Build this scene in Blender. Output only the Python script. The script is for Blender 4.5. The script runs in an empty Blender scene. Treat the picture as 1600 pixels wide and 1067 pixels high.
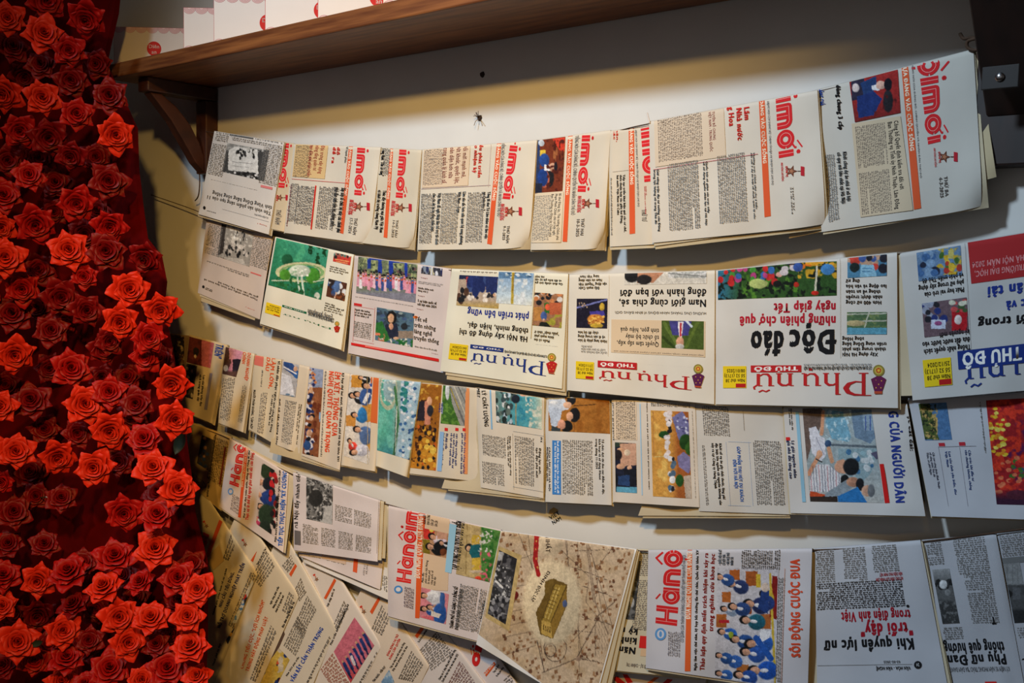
import bpy, math, random
import numpy as np
from mathutils import Matrix, Vector
SC = bpy.context.scene
COL = SC.collection
# ------------------------------------------------------------------ camera
F = 1500.0
def _n(v): v = np.array(v, float); return v/np.linalg.norm(v)
AX = -_n([(-1000-800)/F, -(365-533)/F, -1.0])
AZ = -_n([(400-800)/F, -(18233-533)/F, -1.0])
AZ = _n(AZ-AX*AX.dot(AZ)); AY = np.cross(AZ, AX)
RM = np.array([AX, AY, AZ])            # camera axes -> room axes (x along wall, y into wall, z up)
CAM = np.array([0, -1.40, 1.5])
def at(x, y, out=0.0):
    """point of the room seen at picture point x,y and standing `out` metres in front of the wall (y=0)"""
    x = np.asarray(x, float); y = np.asarray(y, float); out = np.asarray(out, float)+0*x
    r = np.stack([(x-800)/F, -(y-533)/F, -np.ones_like(x)], -1) @ RM.T
    t = (-out-CAM[1])/r[..., 1]
    return CAM + r*t[..., None]
def depth(p): return -float((RM.T@(np.array(p)-CAM))[2])
cd = bpy.data.cameras.new('camera'); co = bpy.data.objects.new('camera', cd); COL.objects.link(co)
cd.sensor_width = 36; cd.lens = F/1600*36; cd.clip_start = 0.05
M4 = Matrix([list(RM[i])+[CAM[i]] for i in range(3)]+[[0, 0, 0, 1]]); co.matrix_world = M4
SC.camera = co
# ------------------------------------------------------------------ light
W = bpy.data.worlds.new('room_light'); SC.world = W; W.use_nodes = True
W.node_tree.nodes['Background'].inputs[0].default_value = (.96, .92, .92, 1)
W.node_tree.nodes['Background'].inputs[1].default_value = 0.18
SC.view_settings.view_transform = 'Standard'; SC.view_settings.look = 'None'
SC.view_settings.exposure = -0.06; SC.view_settings.gamma = 1.0
SC.view_settings.use_curve_mapping = False
def aim(o, tgt):
    d = Vector(tgt)-o.location; o.rotation_euler = d.to_track_quat('-Z', 'Y').to_euler()
def area(name, loc, tgt, size, power, col):
    l = bpy.data.lights.new(name, 'AREA'); l.shape = 'DISK'; l.size = size; l.energy = power; l.color = col
    o = bpy.data.objects.new(name, l); COL.objects.link(o); o.location = loc; aim(o, tgt); return o
def spot(name, loc, tgt, size, power, col, ang, blend):
    l = bpy.data.lights.new(name, 'SPOT'); l.shadow_soft_size = size; l.energy = power; l.color = col
    l.spot_size = math.radians(ang); l.spot_blend = blend
    o = bpy.data.objects.new(name, l); COL.objects.link(o); o.location = loc; aim(o, tgt); return o
spot('cool_lamp', (-1.2, -2.0, 2.98), (-1.08, 0, 1.32), .13, 220, (.64, .82, 1.0), 74, 1.0)
spot('warm_lamp', (0.10, -1.8, 2.53), (-1.78, 0, 1.05), .06, 185, (1.0, .59, .15), 55, 1.0)
spot('added_warm_fill', (-0.55, -2.1, 2.6), (-2.15, -.1, .88), .05, 95, (1.0, .60, .20), 34, 1.0)  # added fill that brightens the lower roses and slanted papers
# ------------------------------------------------------------------ materials
def lin(c): return tuple(((v/12.92) if v <= .04045 else ((v+.055)/1.055)**2.4) for v in c)
def mat(name, col, rough=.6, noise=0, nscale=20, bump=0, stretch=None, col2=None, sheen=0, metallic=0, spec=.5, detail=4):
    m = bpy.data.materials.new(name); m.use_nodes = True; nt = m.node_tree; b = nt.nodes['Principled BSDF']
    c = lin(col)+(1,)
    b.inputs['Base Color'].default_value = c; b.inputs['Roughness'].default_value = rough
    b.inputs['Metallic'].default_value = metallic; b.inputs['Specular IOR Level'].default_value = spec
    if sheen: b.inputs['Sheen Weight'].default_value = sheen
    if noise or bump or col2:
        tc = nt.nodes.new('ShaderNodeTexCoord'); mp = nt.nodes.new('ShaderNodeMapping'); nz = nt.nodes.new('ShaderNodeTexNoise')
        nt.links.new(tc.outputs['Object'], mp.inputs[0]); nt.links.new(mp.outputs[0], nz.inputs['Vector'])
        if stretch: mp.inputs['Scale'].default_value = stretch
        nz.inputs['Scale'].default_value = nscale; nz.inputs['Detail'].default_value = detail
        if noise or col2:
            rp = nt.nodes.new('ShaderNodeValToRGB')
            d = lin(col2) if col2 else tuple(v*(1-noise) for v in lin(col))
            rp.color_ramp.elements[0].position = .35; rp.color_ramp.elements[1].position = .68
            rp.color_ramp.elements[0].color = d+(1,); rp.color_ramp.elements[1].color = c
            nt.links.new(nz.outputs['Fac'], rp.inputs[0]); nt.links.new(rp.outputs[0], b.inputs['Base Color'])
        if bump:
            bp = nt.nodes.new('ShaderNodeBump'); bp.inputs['Strength'].default_value = bump; bp.inputs['Distance'].default_value = .002
            nt.links.new(nz.outputs['Fac'], bp.inputs['Height']); nt.links.new(bp.outputs[0], b.inputs['Normal'])
    return m
MW = mat('wall_paint', (.86, .85, .83), .75, noise=.05, nscale=9, bump=.25)
MWOOD = mat('shelf_wood', (.54, .33, .17), .42, col2=(.36, .19, .09), nscale=5, stretch=(1.2, 14, 22), bump=.1)
MWOODD = mat('bracket_wood', (.30, .15, .08), .5, col2=(.20, .09, .045), nscale=6, stretch=(9, 3, 3), bump=.1)
MROSE = [mat('rose_satin_%s' % n, c, .5, noise=.2, nscale=3, spec=.16) for n, c in
         (('brightened', (.80, .15, .05)), ('dimmed', (.63, .05, .03)), ('shadowed', (.46, .022, .022)))]  # one red satin in three tones, light and shade put into the colour
MBACK = mat('red_velvet', (.36, .01, .015), .9, noise=.4, nscale=12, spec=.05)
MSTR = mat('brown_string', (.30, .20, .12), .8, noise=.3, nscale=60)
MMET = mat('screw_steel', (.75, .75, .76), .25, metallic=1, noise=.1, nscale=60)
MPLATE = mat('bracket_plate', (.13, .10, .085), .6, metallic=.1, noise=.2, nscale=40)
MLEAF = mat('leaf_green', (.10, .16, .07), .6, noise=.3, nscale=30)
MBOXR = mat('box_red_card', (.66, .10, .10), .5, noise=.08, nscale=30)
MBOXW = mat('box_white_card', (.85, .81, .78), .5, noise=.02, nscale=30)
_pm = {}
def paper_mat(col):
    if col not in _pm:
        _pm[col] = mat('newsprint', col, .85, noise=.07, nscale=14, bump=.25, spec=.15)
    return _pm[col]
MINK = bpy.data.materials.new('printing_ink'); MINK.use_nodes = True
_nt = MINK.node_tree; _b = _nt.nodes['Principled BSDF']; _b.inputs['Roughness'].default_value = .8
_b.inputs['Specular IOR Level'].default_value = .15
_a = _nt.nodes.new('ShaderNodeVertexColor'); _a.layer_name = 'ink'; _nt.links.new(_a.outputs['Color'], _b.inputs['Base Color'])
# ------------------------------------------------------------------ mesh helpers
def new_mesh(name, V, Fc, mt, parent=None, smooth=False, cols=None):
    me = bpy.data.meshes.new(name)
    if isinstance(Fc, np.ndarray):
        n, k = Fc.shape
        me.vertices.add(len(V)); me.vertices.foreach_set('co', np.asarray(V, np.float32).ravel())
        me.loops.add(n*k); me.loops.foreach_set('vertex_index', Fc.astype(np.int32).ravel())
        me.polygons.add(n); me.polygons.foreach_set('loop_start', np.arange(0, n*k, k, dtype=np.int32))
        me.update(calc_edges=True)
    else:
        me.from_pydata([tuple(v) for v in V], [], [tuple(f) for f in Fc]); me.update()
    if cols is not None:
        a = me.color_attributes.new('ink', 'FLOAT_COLOR', 'POINT')
        c = np.ones((len(V), 4), np.float32); c[:, :3] = cols; a.data.foreach_set('color', c.ravel())
    me.materials.append(mt)
    if smooth: me.polygons.foreach_set('use_smooth', np.ones(len(me.polygons), bool))
    o = bpy.data.objects.new(name, me); COL.objects.link(o)
    if parent: o.parent = parent
    return o
def empty(name, loc, label=None, cat=None, group=None):
    o = bpy.data.objects.new(name, None); COL.objects.link(o); o.location = [float(v) for v in loc]; o.empty_display_size = .02
    if label: o['label'] = label
    if cat: o['category'] = cat
    if group: o['group'] = group
    return o
def tag(o, label, cat, group=None):
    o['label'] = label; o['category'] = cat
    if group: o['group'] = group
    return o
def box_vf(lo, hi, bev=.0):
    x0, y0, z0 = lo; x1, y1, z1 = hi
    V = [(x0, y0, z0), (x1, y0, z0), (x1, y1, z0), (x0, y1, z0), (x0, y0, z1), (x1, y0, z1), (x1, y1, z1), (x0, y1, z1)]
    Fc = [(0, 3, 2, 1), (4, 5, 6, 7), (0, 1, 5, 4), (1, 2, 6, 5), (2, 3, 7, 6), (3, 0, 4, 7)]
    return V, Fc
def bevel(o, w, seg=2):
    m = o.modifiers.new('bevel', 'BEVEL'); m.width = w; m.segments = seg; m.limit_method = 'ANGLE'; return o
def tube(name, pts, r, mt, parent=None, n=8, ends=True):
    pts = [Vector([float(v) for v in p]) for p in pts]; V = []; Fc = []
    for i, p in enumerate(pts):
        d = (pts[min(i+1, len(pts)-1)]-pts[max(i-1, 0)]).normalized()
        a = d.orthogonal().normalized() if i == 0 else (pa-d*pa.dot(d)).normalized()
        pa = a; b = d.cross(a)
        for k in range(n):
            t = 2*math.pi*k/n; V.append(p+(a*math.cos(t)+b*math.sin(t))*r)
    for i in range(len(pts)-1):
        for k in range(n):
            k2 = (k+1) % n; Fc.append((i*n+k, i*n+k2, (i+1)*n+k2, (i+1)*n+k))
    if ends: Fc.append(tuple(range(n))[::-1]); Fc.append(tuple((len(pts)-1)*n+k for k in range(n)))
    return new_mesh(name, V, Fc, mt, parent, smooth=True)
def prism(name, poly, axis_lo, axis_hi, axis, mt, parent=None):
    """poly in the two other axes, extruded along `axis` (0 x, 1 y)"""
    n = len(poly); V = []
    for a in (axis_lo, axis_hi):
        for u, v in poly: V.append((a, u, v) if axis == 0 else (u, a, v))
    Fc = [tuple(range(n))[::-1], tuple(range(n, 2*n))]+[(i, (i+1) % n, n+(i+1) % n, n+i) for i in range(n)]
    return new_mesh(name, V, Fc, mt, parent)
# ------------------------------------------------------------------ glyphs of the built-in font
_gl = {}
_fc = bpy.data.curves.new('glyph', 'FONT'); _fc.resolution_u = 2; _fo = bpy.data.objects.new('glyph', _fc); COL.objects.link(_fo)
def _mesh(s):
    _fc.body = s; bpy.context.view_layer.update(); dg = bpy.context.evaluated_depsgraph_get()
    return _fo.evaluated_get(dg).to_mesh()
import unicodedata
def _quad(pts): return np.array(pts, float), np.array([(0, i, i+1) for i in range(1, len(pts)-1)])
def _bar(x0, y0, x1, y1, w):
    d = np.array([x1-x0, y1-y0]); d = d/np.hypot(*d); q = np.array([-d[1], d[0]])*w/2; a = np.array([x0, y0]); b = np.array([x1, y1])
    return _quad([a+q, a-q, b-q, b+q])
def _mark(m, cx, top, hw, low):
    """accent strokes above or below a letter whose centre is cx and whose top is `top`"""
    t = top+.06; w = .075
    if m == '\u0301': return [_bar(cx-.05, t, cx+.09, t+.14, w)]
    if m == '\u0300': return [_bar(cx+.05, t, cx-.09, t+.14, w)]
    if m == '\u0302': return [_bar(cx-.15, t, cx, t+.12, .06), _bar(cx, t+.12, cx+.15, t, .06)]
    if m == '\u0306': return [_bar(cx-.13, t+.10, cx-.06, t, .06), _bar(cx-.06, t, cx+.06, t, .06), _bar(cx+.06, t, cx+.13, t+.10, .06)]
    if m == '\u0303': return [_bar(cx-.15, t+.02, cx-.05, t+.09, .06), _bar(cx-.05, t+.09, cx+.05, t+.03, .06), _bar(cx+.05, t+.03, cx+.15, t+.10, .06)]
    if m == '\u0309': return [_bar(cx-.06, t+.14, cx+.06, t+.14, .05), _bar(cx+.06, t+.15, cx+.03, t+.06, .05), _bar(cx+.03, t+.07, cx, t, .05)]
    if m == '\u0323': return [_quad([(cx-.055, -.09), (cx-.055, -.20), (cx+.055, -.20), (cx+.055, -.09)])]
    if m == '\u031b': return [_bar(cx+hw*.75, top*.96, cx+hw+.10, top*1.03, .07), _bar(cx+hw+.09, top*1.0, cx+hw+.10, top+.14, .07)]
    return []
def glyph(ch):
    if ch in _gl: return _gl[ch]
    if ch == ' ': _gl[ch] = (np.zeros((0, 2)), np.zeros((0, 3), int), .26); return _gl[ch]
    def wid(s):
        m = _mesh(s); v = np.zeros(len(m.vertices)*3, np.float32); m.vertices.foreach_get('co', v); return m, v.reshape(-1, 3)
    nf = unicodedata.normalize('NFD', ch); base = {'đ': 'd', 'Đ': 'D'}.get(nf[0], nf[0])
    m, v0 = wid('II'); m, v1 = wid('I'+base+'I')
    adv = float(v1[:, 0].max()-v0[:, 0].max())
    m, v = wid(base); m.calc_loop_triangles()
    t = np.zeros(len(m.loop_triangles)*3, np.int32); m.loop_triangles.foreach_get('vertices', t)
    v = v[:, :2].astype(float).copy(); t = t.reshape(-1, 3).copy()
    x0, x1, top = v[:, 0].min(), v[:, 0].max(), v[:, 1].max()
    add = []
    if ch == 'đ': add.append(_bar(x0+(x1-x0)*.45, top*.84, x1+.09, top*.84, .07))
    if ch == 'Đ': add.append(_bar(x0-.09, top*.5, x0+(x1-x0)*.45, top*.5, .08))
    cx = (x0+x1)/2; hi = top
    if base == 'i' and len(nf) > 1 and any(q in nf for q in '\u0301\u0300\u0309\u0303'): hi = top-.10
    for q in nf[1:]:
        add += _mark(q, cx, hi, (x1-x0)/2, 0)
        if q in '\u0302\u0306': hi += .10; cx += .10
    for av, at_ in add: t = np.concatenate([t, at_+len(v)]); v = np.concatenate([v, av])
    _gl[ch] = (v, t, adv+(.04 if '\u031b' in nf else 0)); return _gl[ch]
def layout(s, bold=0.0):
    """text in em units: verts, tris, width"""
    V = [np.zeros((0, 2))]; T = [np.zeros((0, 3), int)]; x = 0; n = 0
    for ch in s:
        v, t, a = glyph(ch)
        for dx, dy in (((0, 0),) if not bold else (((-bold, -bold*.5), (bold, bold*.5)) if bold < .02 else ((-bold, -bold*.5), (bold, bold*.5), (-bold*.6, bold*.4), (bold*.6, -bold*.4)))):
            V.append(v+[x+dx+bold, dy]); T.append(t+n); n += len(v)
        x += a+2*bold*.9
    return np.concatenate(V), np.concatenate(T), max(x, .01)
# ------------------------------------------------------------------ printed paper
class Acc:
    def __init__(s): s.V = []; s.F = []; s.C = []; s.n = 0
    def add(s, v, f, c):
        if len(f) == 0: return
        f = np.asarray(f)
        if f.shape[1] == 3: f = np.concatenate([f, f[:, 2:3]], 1)
        s.V.append(v); s.F.append(f+s.n); s.n += len(v)
        c = np.asarray(c, float)
        s.C.append(np.broadcast_to(c, (len(v), 3)) if c.ndim == 1 else c)
def linc(c):
    c = np.clip(np.asarray(c, float), 0, 1)
    return np.where(c <= .04045, c/12.92, ((c+.055)/1.055)**2.4)
def acc_obj(name, acc, parent, stuff=False):
    if not acc.n: return None
    V = np.concatenate(acc.V); Q = np.concatenate(acc.F); C = np.concatenate(acc.C)
    tri = Q[:, 2] == Q[:, 3]
    fl = np.concatenate([Q[~tri].ravel(), Q[tri][:, :3].ravel()]); nq = (~tri).sum(); ntr = tri.sum()
    me = bpy.data.meshes.new(name); me.vertices.add(len(V)); me.vertices.foreach_set('co', V.astype(np.float32).ravel())
    me.loops.add(len(fl)); me.loops.foreach_set('vertex_index', fl.astype(np.int32)); me.polygons.add(nq+ntr)
    me.polygons.foreach_set('loop_start', np.concatenate([np.arange(nq)*4, nq*4+np.arange(ntr)*3]).astype(np.int32))
    me.update(calc_edges=True)
    a = me.color_attributes.new('ink', 'FLOAT_COLOR', 'POINT')
    c = np.ones((len(V), 4), np.float32); c[:, :3] = linc(C); a.data.foreach_set('color', c.ravel())
    me.materials.append(MINK)
    o = bpy.data.objects.new(name, me); COL.objects.link(o); o.parent = parent
    if stuff: o['kind'] = 'stuff'
    return o
def noise2(x, y, seed, sc):
    """smooth value noise on picture points"""
    x = x/sc; y = y/sc; xi = np.floor(x).astype(int); yi = np.floor(y).astype(int); fx = x-xi; fy = y-yi
    def h(a, b):
        v = np.sin(a*127.1+b*311.7+seed*74.7)*43758.5453; return v-np.floor(v)
    fx = fx*fx*(3-2*fx); fy = fy*fy*(3-2*fy)
    return (h(xi, yi)*(1-fx)+h(xi+1, yi)*fx)*(1-fy)+(h(xi, yi+1)*(1-fx)+h(xi+1, yi+1)*fx)*fy
def inpoly(x, y, P):
    r = np.zeros(x.shape, bool); j = len(P)-1
    for i in range(len(P)):
        xi, yi = P[i]; xj, yj = P[j]
        if yi != yj:
            c = ((yi > y) != (yj > y)) & (x < (xj-xi)*(y-yi)/(yj-yi)+xi); r ^= c
        j = i
    return r
def paint(x, y, ops):
    C = np.zeros(x.shape+(3,)); C[:] = .5; X0, Y0 = x, y
    x, y = x+(noise2(X0, Y0, 41, 13)-.5)*3.5+(noise2(X0, Y0, 43, 5)-.5)*1.2, y+(noise2(X0, Y0, 47, 13)-.5)*3.5+(noise2(X0, Y0, 49, 5)-.5)*1.2
    def mix(a, c):
        nonlocal C
        a = np.clip(a, 0, 1)[..., None]; C = C*(1-a)+np.asarray(c, float)*a
    for k, op in enumerate(ops):
        o = op[0]
        if o == 'bg': mix(np.ones(x.shape), op[1])
        elif o == 'gy': mix((y-op[1])/(op[2]-op[1]), op[3])          # gradient in y
        elif o == 'gx': mix((x-op[1])/(op[2]-op[1]), op[3])
        elif o == 'e':
            sh = 1-.16*np.clip((x-op[1])/op[3]*.6+(y-op[2])/op[4]*.5, -1, 1); a_ = np.clip((1.12-np.hypot((x-op[1])/op[3], (y-op[2])/op[4]))*6, 0, 1)[..., None]
            C = C*(1-a_)+np.asarray(op[5], float)*sh[..., None]*a_
        elif o == 'r': mix(((x > op[1]) & (x < op[3]) & (y > op[2]) & (y < op[4])).astype(float), op[5])
        elif o == 'q': mix(inpoly(x, y, op[1]).astype(float), op[2])
        elif o == 'l':
            x0, y0, x1, y1, w, c = op[1:]; dx, dy = x1-x0, y1-y0; t = np.clip(((x-x0)*dx+(y-y0)*dy)/(dx*dx+dy*dy+1e-9), 0, 1)
            mix((w/2+1-np.hypot(x-x0-t*dx, y-y0-t*dy))/2, c)
        elif o == 'ring': mix(op[5]/2+1-np.abs(np.hypot((x-op[1])/op[3], (y-op[2])/op[4])-1)*min(op[3], op[4]), op[6])
        elif o == 'n':                                                # blotches: scale, threshold, colour, box
            m = (noise2(x, y, k+3, op[1])*.65+noise2(x, y, k+9, op[1]*.45)*.35-op[2])*7
            if len(op) > 4 and op[4]: m = m*((x > op[4][0]) & (y > op[4][1]) & (x < op[4][2]) & (y < op[4][3]))
            mix(m, op[3])
        elif o == 'd':                                                # scattered blobs: box, count, rx, ry, colours
            rg = random.Random(k*7+op[2])
            bx = op[1]
            for i in range(op[2]):
                cx = rg.uniform(bx[0], bx[2]); cy = rg.uniform(bx[1], bx[3]); f = rg.uniform(.7, 1.25)
                mix((1.15-np.hypot((x-cx)/(op[3]*f), (y-cy)/(op[4]*f)))*5, rg.choice(op[5]))
        elif o == 'p':                                                # person seated/standing: head x,y, size, facing angle, coat, hair
            cx, cy, s, ang, coat = op[1:6]; hair = op[6] if len(op) > 6 else (.07, .06, .07); skin = op[7] if len(op) > 7 else (.80, .60, .48)
            ca, sa = math.cos(math.radians(ang)), math.sin(math.radians(ang))   # ang: direction of "down" of the body, 90 = picture down
            def el(d, sd, rx, ry, c):
                px = cx+ca*d*s-sa*sd*s; py = cy+sa*d*s+ca*sd*s
                u = ((x-px)*ca+(y-py)*sa)/(rx*s); v = (-(x-px)*sa+(y-py)*ca)/(ry*s); a_ = np.clip((1.12-np.hypot(u, v))*6, 0, 1)[..., None]; nonlocal C; C = C*(1-a_)+np.asarray(c, float)*(1-.18*np.clip(v, -1, 1)+.25*(noise2(x, y, k, 6.0)-.5))[..., None]*a_
            el(2.2, 0, 1.7, 1.5, coat); el(1.6, 0, .7, .35, (.85, .85, .88)); el(-.25, 0, 1.0, .85, hair); el(.1, 0, .8, .62, skin)
    g = (noise2(X0, Y0, 99, 5.0)-.5)*.16+(noise2(X0, Y0, 91, 16.0)-.5)*.12
    return np.clip(C*(1+g[..., None])+g[..., None]*.15, 0, 1)
class Paper:
    def __init__(s, label, quad, out, col=(.82, .79, .74), z=(0, 0, 1), inner=None, bend=.008, wav=.0025, curl=0, n_in=2, seed=0, group='newspapers hung on the strings', bow=0, lv=None):
        s.lv = lv; s.z = z; s.q = np.array(quad, float); s.out = out*.82; s.bend = bend; s.wav = wav; s.curl = curl
        s.seed = seed or (hash_(label) % 997); s.h = .0005; s.bow = bow
        base = s.pos(np.array([.5]), np.array([0.]), 0)[0]
        s.base = base
        s.e = empty('newspaper', base, label, 'newspaper', group)
        s.items = Acc(); s.body = Acc(); s.bars = Acc()
        s.sheet('front_sheet', s.q, 0, paper_mat(col), True)
        if inner is None:
            inner = []
            for k in range(n_in):
                rg = random.Random(s.seed+k); d = (k+1)
                sh = np.array([[0, .5], [1.2*d, .5], [rg.uniform(1.5, 2.6)*d, rg.uniform(.6, 1.8)*d], [rg.uniform(-1, .5), rg.uniform(.6, 1.8)*d]])
                inner.append(s.q+sh)
        for k, q in enumerate(inner):
            s.sheet('inner_sheet', np.array(q, float), -.0022*(k+1), paper_mat((.80, .74, .62) if k % 2 == 0 else (.78, .71, .57)), False)
    def p(s, x, y): return (s.z[0]+x/s.z[2], s.z[1]+y/s.z[2])
    def bil(s, q, S, T):
        S = S[..., None]; T = T[..., None]
        return (q[0]*(1-S)+q[1]*S)*(1-T)+(q[3]*(1-S)+q[2]*S)*T
    def off(s, S, T, h, dz=0):
        r = s.bend*.6; t0 = .035
        k = np.clip(1-T/t0, 0, 1)
        y = s.out+dz-r*(1-np.sqrt(np.clip(1-k*k*.98, 0, 1)))
        y = y+.007*np.clip(T, 0, 1)**1.5+s.wav*np.sin(S*6.3*1.3+s.seed)*np.clip(T*1.5, 0, 1)+s.wav*.6*np.sin(S*13+T*5+s.seed*2)*np.clip(T, 0, 1)
        y = y+.0012*np.sin(T*9+S*3+s.seed)
        cc = np.clip((S+T-1.72)/.28, 0, 1); y = y-s.curl*.012*cc**2
        e = np.clip((S-.93)/.07, 0, 1)+np.clip((.05-S)/.05, 0, 1); y = y-.002*e**2
        return y+h
    def pos(s, S, T, h, q=None, dz=0):
        own = q is None or q is s.q; q = s.q if q is None else q
        P = s.bil(q, S, T)
        if not own:                                                   # inner sheets follow the bend of the front sheet
            X = (P[..., 0]-s.z[0])*s.z[2]; Y = (P[..., 1]-s.z[1])*s.z[2]; S2, T2 = s.inv(X, Y); T2 = np.where(T < .035, np.minimum(T, T2), T2)
            return at(P[..., 0], P[..., 1], s.off(np.clip(S2, -.2, 1.2), np.clip(T2, 0, 1.3), h, dz))
        if s.curl:
            cc = np.clip((S+T-1.72)/.28, 0, 1)**2; P = P+np.stack([-cc*3.0*s.curl, -cc*3.5*s.curl], -1)
        if s.bow:
            P = P+np.stack([0*S, s.bow*4*S*(1-S)], -1)
        return at(P[..., 0], P[..., 1], s.off(S, T, h, dz))
    def sheet(s, name, q, dz, mt, back):
        ns, nt = 26, 26
        Ts = np.concatenate([np.linspace(0, .035, 6), np.linspace(.035, 1, nt)[1:]])
        S, T = np.meshgrid(np.linspace(0, 1, ns+1), Ts)
        A = s.pos(S, T, 0, q, dz)
        rows = [A]; 
        # the half that falls behind the string
        T2 = np.concatenate([np.linspace(0, .035, 4)[1:], np.linspace(.035, .88, 5)[1:]])
        S2, T2 = np.meshgrid(np.linspace(0, 1, ns+1), T2)
        B = s.pos(S2, T2, 0, q, dz); r = 2*(s.bend+dz)
        k = np.clip(T2/.035, 0, 1)
        ref = at(*[v for v in np.moveaxis(s.bil(q, S2, T2), -1, 0)], s.out+dz-s.bend*.6)
        B = ref.copy(); B[..., 1] += np.maximum(s.bend+dz, .002)*np.sqrt(np.clip(1-(1-k)**2, 0, 1))
        A2 = np.concatenate([B[::-1], A], 0)
        n = ns+1; V = A2.reshape(-1, 3); i, j = np.meshgrid(np.arange(A2.shape[0]-1), np.arange(ns), indexing='ij')
        i = i.ravel(); j = j.ravel(); Fq = np.stack([i*n+j, (i+1)*n+j, (i+1)*n+j+1, i*n+j+1], 1)
        o = new_mesh(name, V-s.base, Fq, mt, s.e, smooth=True); return o
    def inv(s, x, y):
        """picture point (zoom coordinates) -> s,t on the page"""
        X, Y = s.p(np.asarray(x, float), np.asarray(y, float)); S = np.full(np.shape(X), .5); T = S.copy(); q = s.q
        for _ in range(12):
            P = s.bil(q, S, T); dx = X-P[..., 0]; dy = Y-P[..., 1]
            a = (q[1]-q[0])*(1-T[..., None])+(q[2]-q[3])*T[..., None]; b = (q[3]-q[0])*(1-S[..., None])+(q[2]-q[1])*S[..., None]
            det = a[..., 0]*b[..., 1]-a[..., 1]*b[..., 0]
            S = S+(dx*b[..., 1]-dy*b[..., 0])/det; T = T+(a[..., 0]*dy-a[..., 1]*dx)/det
        return S, T
    def up(s): s.h += .000045
    def put(s, acc, S, T, F, col):
        """drop faces that leave the sheet, place the rest on it"""
        ok = (S > .002) & (S < .998) & (T > .004) & (T < .996); F = np.asarray(F)
        F = F[ok[F].all(1)]
        if len(F): acc.add(s.pos(S, T, s.h)-s.base, F, col)
    def frame(s, box, o):
        if s.lv is not None and len(box) == 4 and o in 'hf': x0, y0, x1, y1 = box; d = s.lv*(x1-x0); box = (x0, y0, x1, y0+d, x1, y1+d, x0, y1)
        if len(box) == 8:
            Q4 = np.array(box, float).reshape(4, 2)
            def f8(u, v):
                a, b = {'h': (u, 1-v), 'f': (1-u, v), 'd': (v, u), 'u': (1-v, 1-u)}[o]
                p = s.bil(Q4, np.asarray(a, float), np.asarray(b, float)); return s.inv(p[..., 0], p[..., 1])
            return f8
        x0, y0, x1, y1 = box; (s0, s1), (t0, t1) = s.inv(np.array([x0, x1]), np.array([y0, y1]))
        # u along reading, v up (0..1)
        if o == 'h': return lambda u, v: (s0+(s1-s0)*u, t1+(t0-t1)*v)
        if o == 'f': return lambda u, v: (s1+(s0-s1)*u, t0+(t1-t0)*v)
        if o == 'd': return lambda u, v: (s0+(s1-s0)*v, t0+(t1-t0)*u)
        return lambda u, v: (s1+(s0-s1)*v, t1+(t0-t1)*u)     # 'u'
    def size(s, box, o):
        if len(box) == 8:
            Q4 = np.array(box, float).reshape(4, 2); w, h = np.hypot(*(Q4[1]-Q4[0])), np.hypot(*(Q4[3]-Q4[0])); return (w, h) if o in 'hf' else (h, w)
        x0, y0, x1, y1 = box; (s0, s1), (t0, t1) = s.inv(np.array([x0, x1]), np.array([y0, y1])); A = np.array
        P = [s.bil(s.q, A([a]), A([b]))[0] for a, b in ((s0, t0), (s1, t0), (s0, t1))]
        w, h = np.hypot(*(P[1]-P[0]))*s.z[2], np.hypot(*(P[2]-P[0]))*s.z[2]; return (w, h) if o in 'hf' else (h, w)
    # ---- items
    def T(s, box, o, text, col=(.08, .08, .09), bold=.02, al='l', name=None, it=0):
        s.up(); L = text.split('|'); n = len(L); fr = s.frame(box, o); acc = Acc()
        lay = [layout(t, min(bold*2.0+.010, .056)) for t in L]; W = max(l[2] for l in lay); cap = .72
        for i, (v, t, w) in enumerate(lay):
            pitch = 1.0/n; ch = pitch*(.70 if n > 1 else 1.0)
            ox = 0 if al == 'l' else ((W-w)/2 if al == 'c' else W-w)
            u = (v[:, 0]+ox+it*v[:, 1])/W; vv = 1-(i+1)*pitch+(pitch-ch)*.6*(n > 1)+v[:, 1]/cap*ch
            S, T = fr(u, vv); s.put(acc, S, T, t, col)
        if acc.n:
            a = np.prod(s.size(box, o))/s.z[2]**2
            if a > 260 or name: acc_obj(name or 'headline', acc, s.e)
            else:
                V = np.concatenate(acc.V); Fx = np.concatenate(acc.F); s.items.V.append(V); s.items.F.append(Fx+s.items.n); s.items.C.append(np.concatenate(acc.C)); s.items.n += len(V)
    def B(s, box, o, px=3.6, col=(.47, .46, .45), cols=1, gap=.05, fill=1.0):
        """columns of running text: letters as small marks"""
        s.up(); px *= .78; fr = s.frame(box, o); w, h = s.size(box, o); w /= s.z[2]; h /= s.z[2]
        nl = max(1, int(round(h/px))); rg = np.random.RandomState(int(abs(box[0]*3+box[1]))+s.seed); U0 = []; 
        for c in range(cols):
            a = c/cols+(gap/2 if c else 0); b = (c+1)/cols-(gap/2 if c < cols-1 else 0)
            for i in range(nl):
                ly = 1-(i+1)/nl; x = a+(.03/cols if rg.rand() < .12 else 0); end = b if rg.rand() > .04*fill else a+(b-a)*rg.uniform(.3, .9)
                lp = px*.50/w
                while x < end-lp:
                    k = rg.randint(2, 6)
                    for _ in range(k):
                        if x > end-lp: break
                        r = rg.rand(); hh = .46 if r < .6 else .74; y0 = 0 if r < .9 else -.14
                        U0.append((x, ly+(.14+y0)/nl, x+lp*rg.uniform(.62, .82), ly+(.14+hh)/nl)); x += lp
                    x += lp*.75
        U = np.array(U0)
        if not len(U): return
        u = U[:, [0, 2, 2, 0]].ravel(); v = U[:, [1, 1, 3, 3]].ravel(); S, T = fr(u, v)
        s.put(s.body, S, T, np.arange(len(u)).reshape(-1, 4), col)
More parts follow.
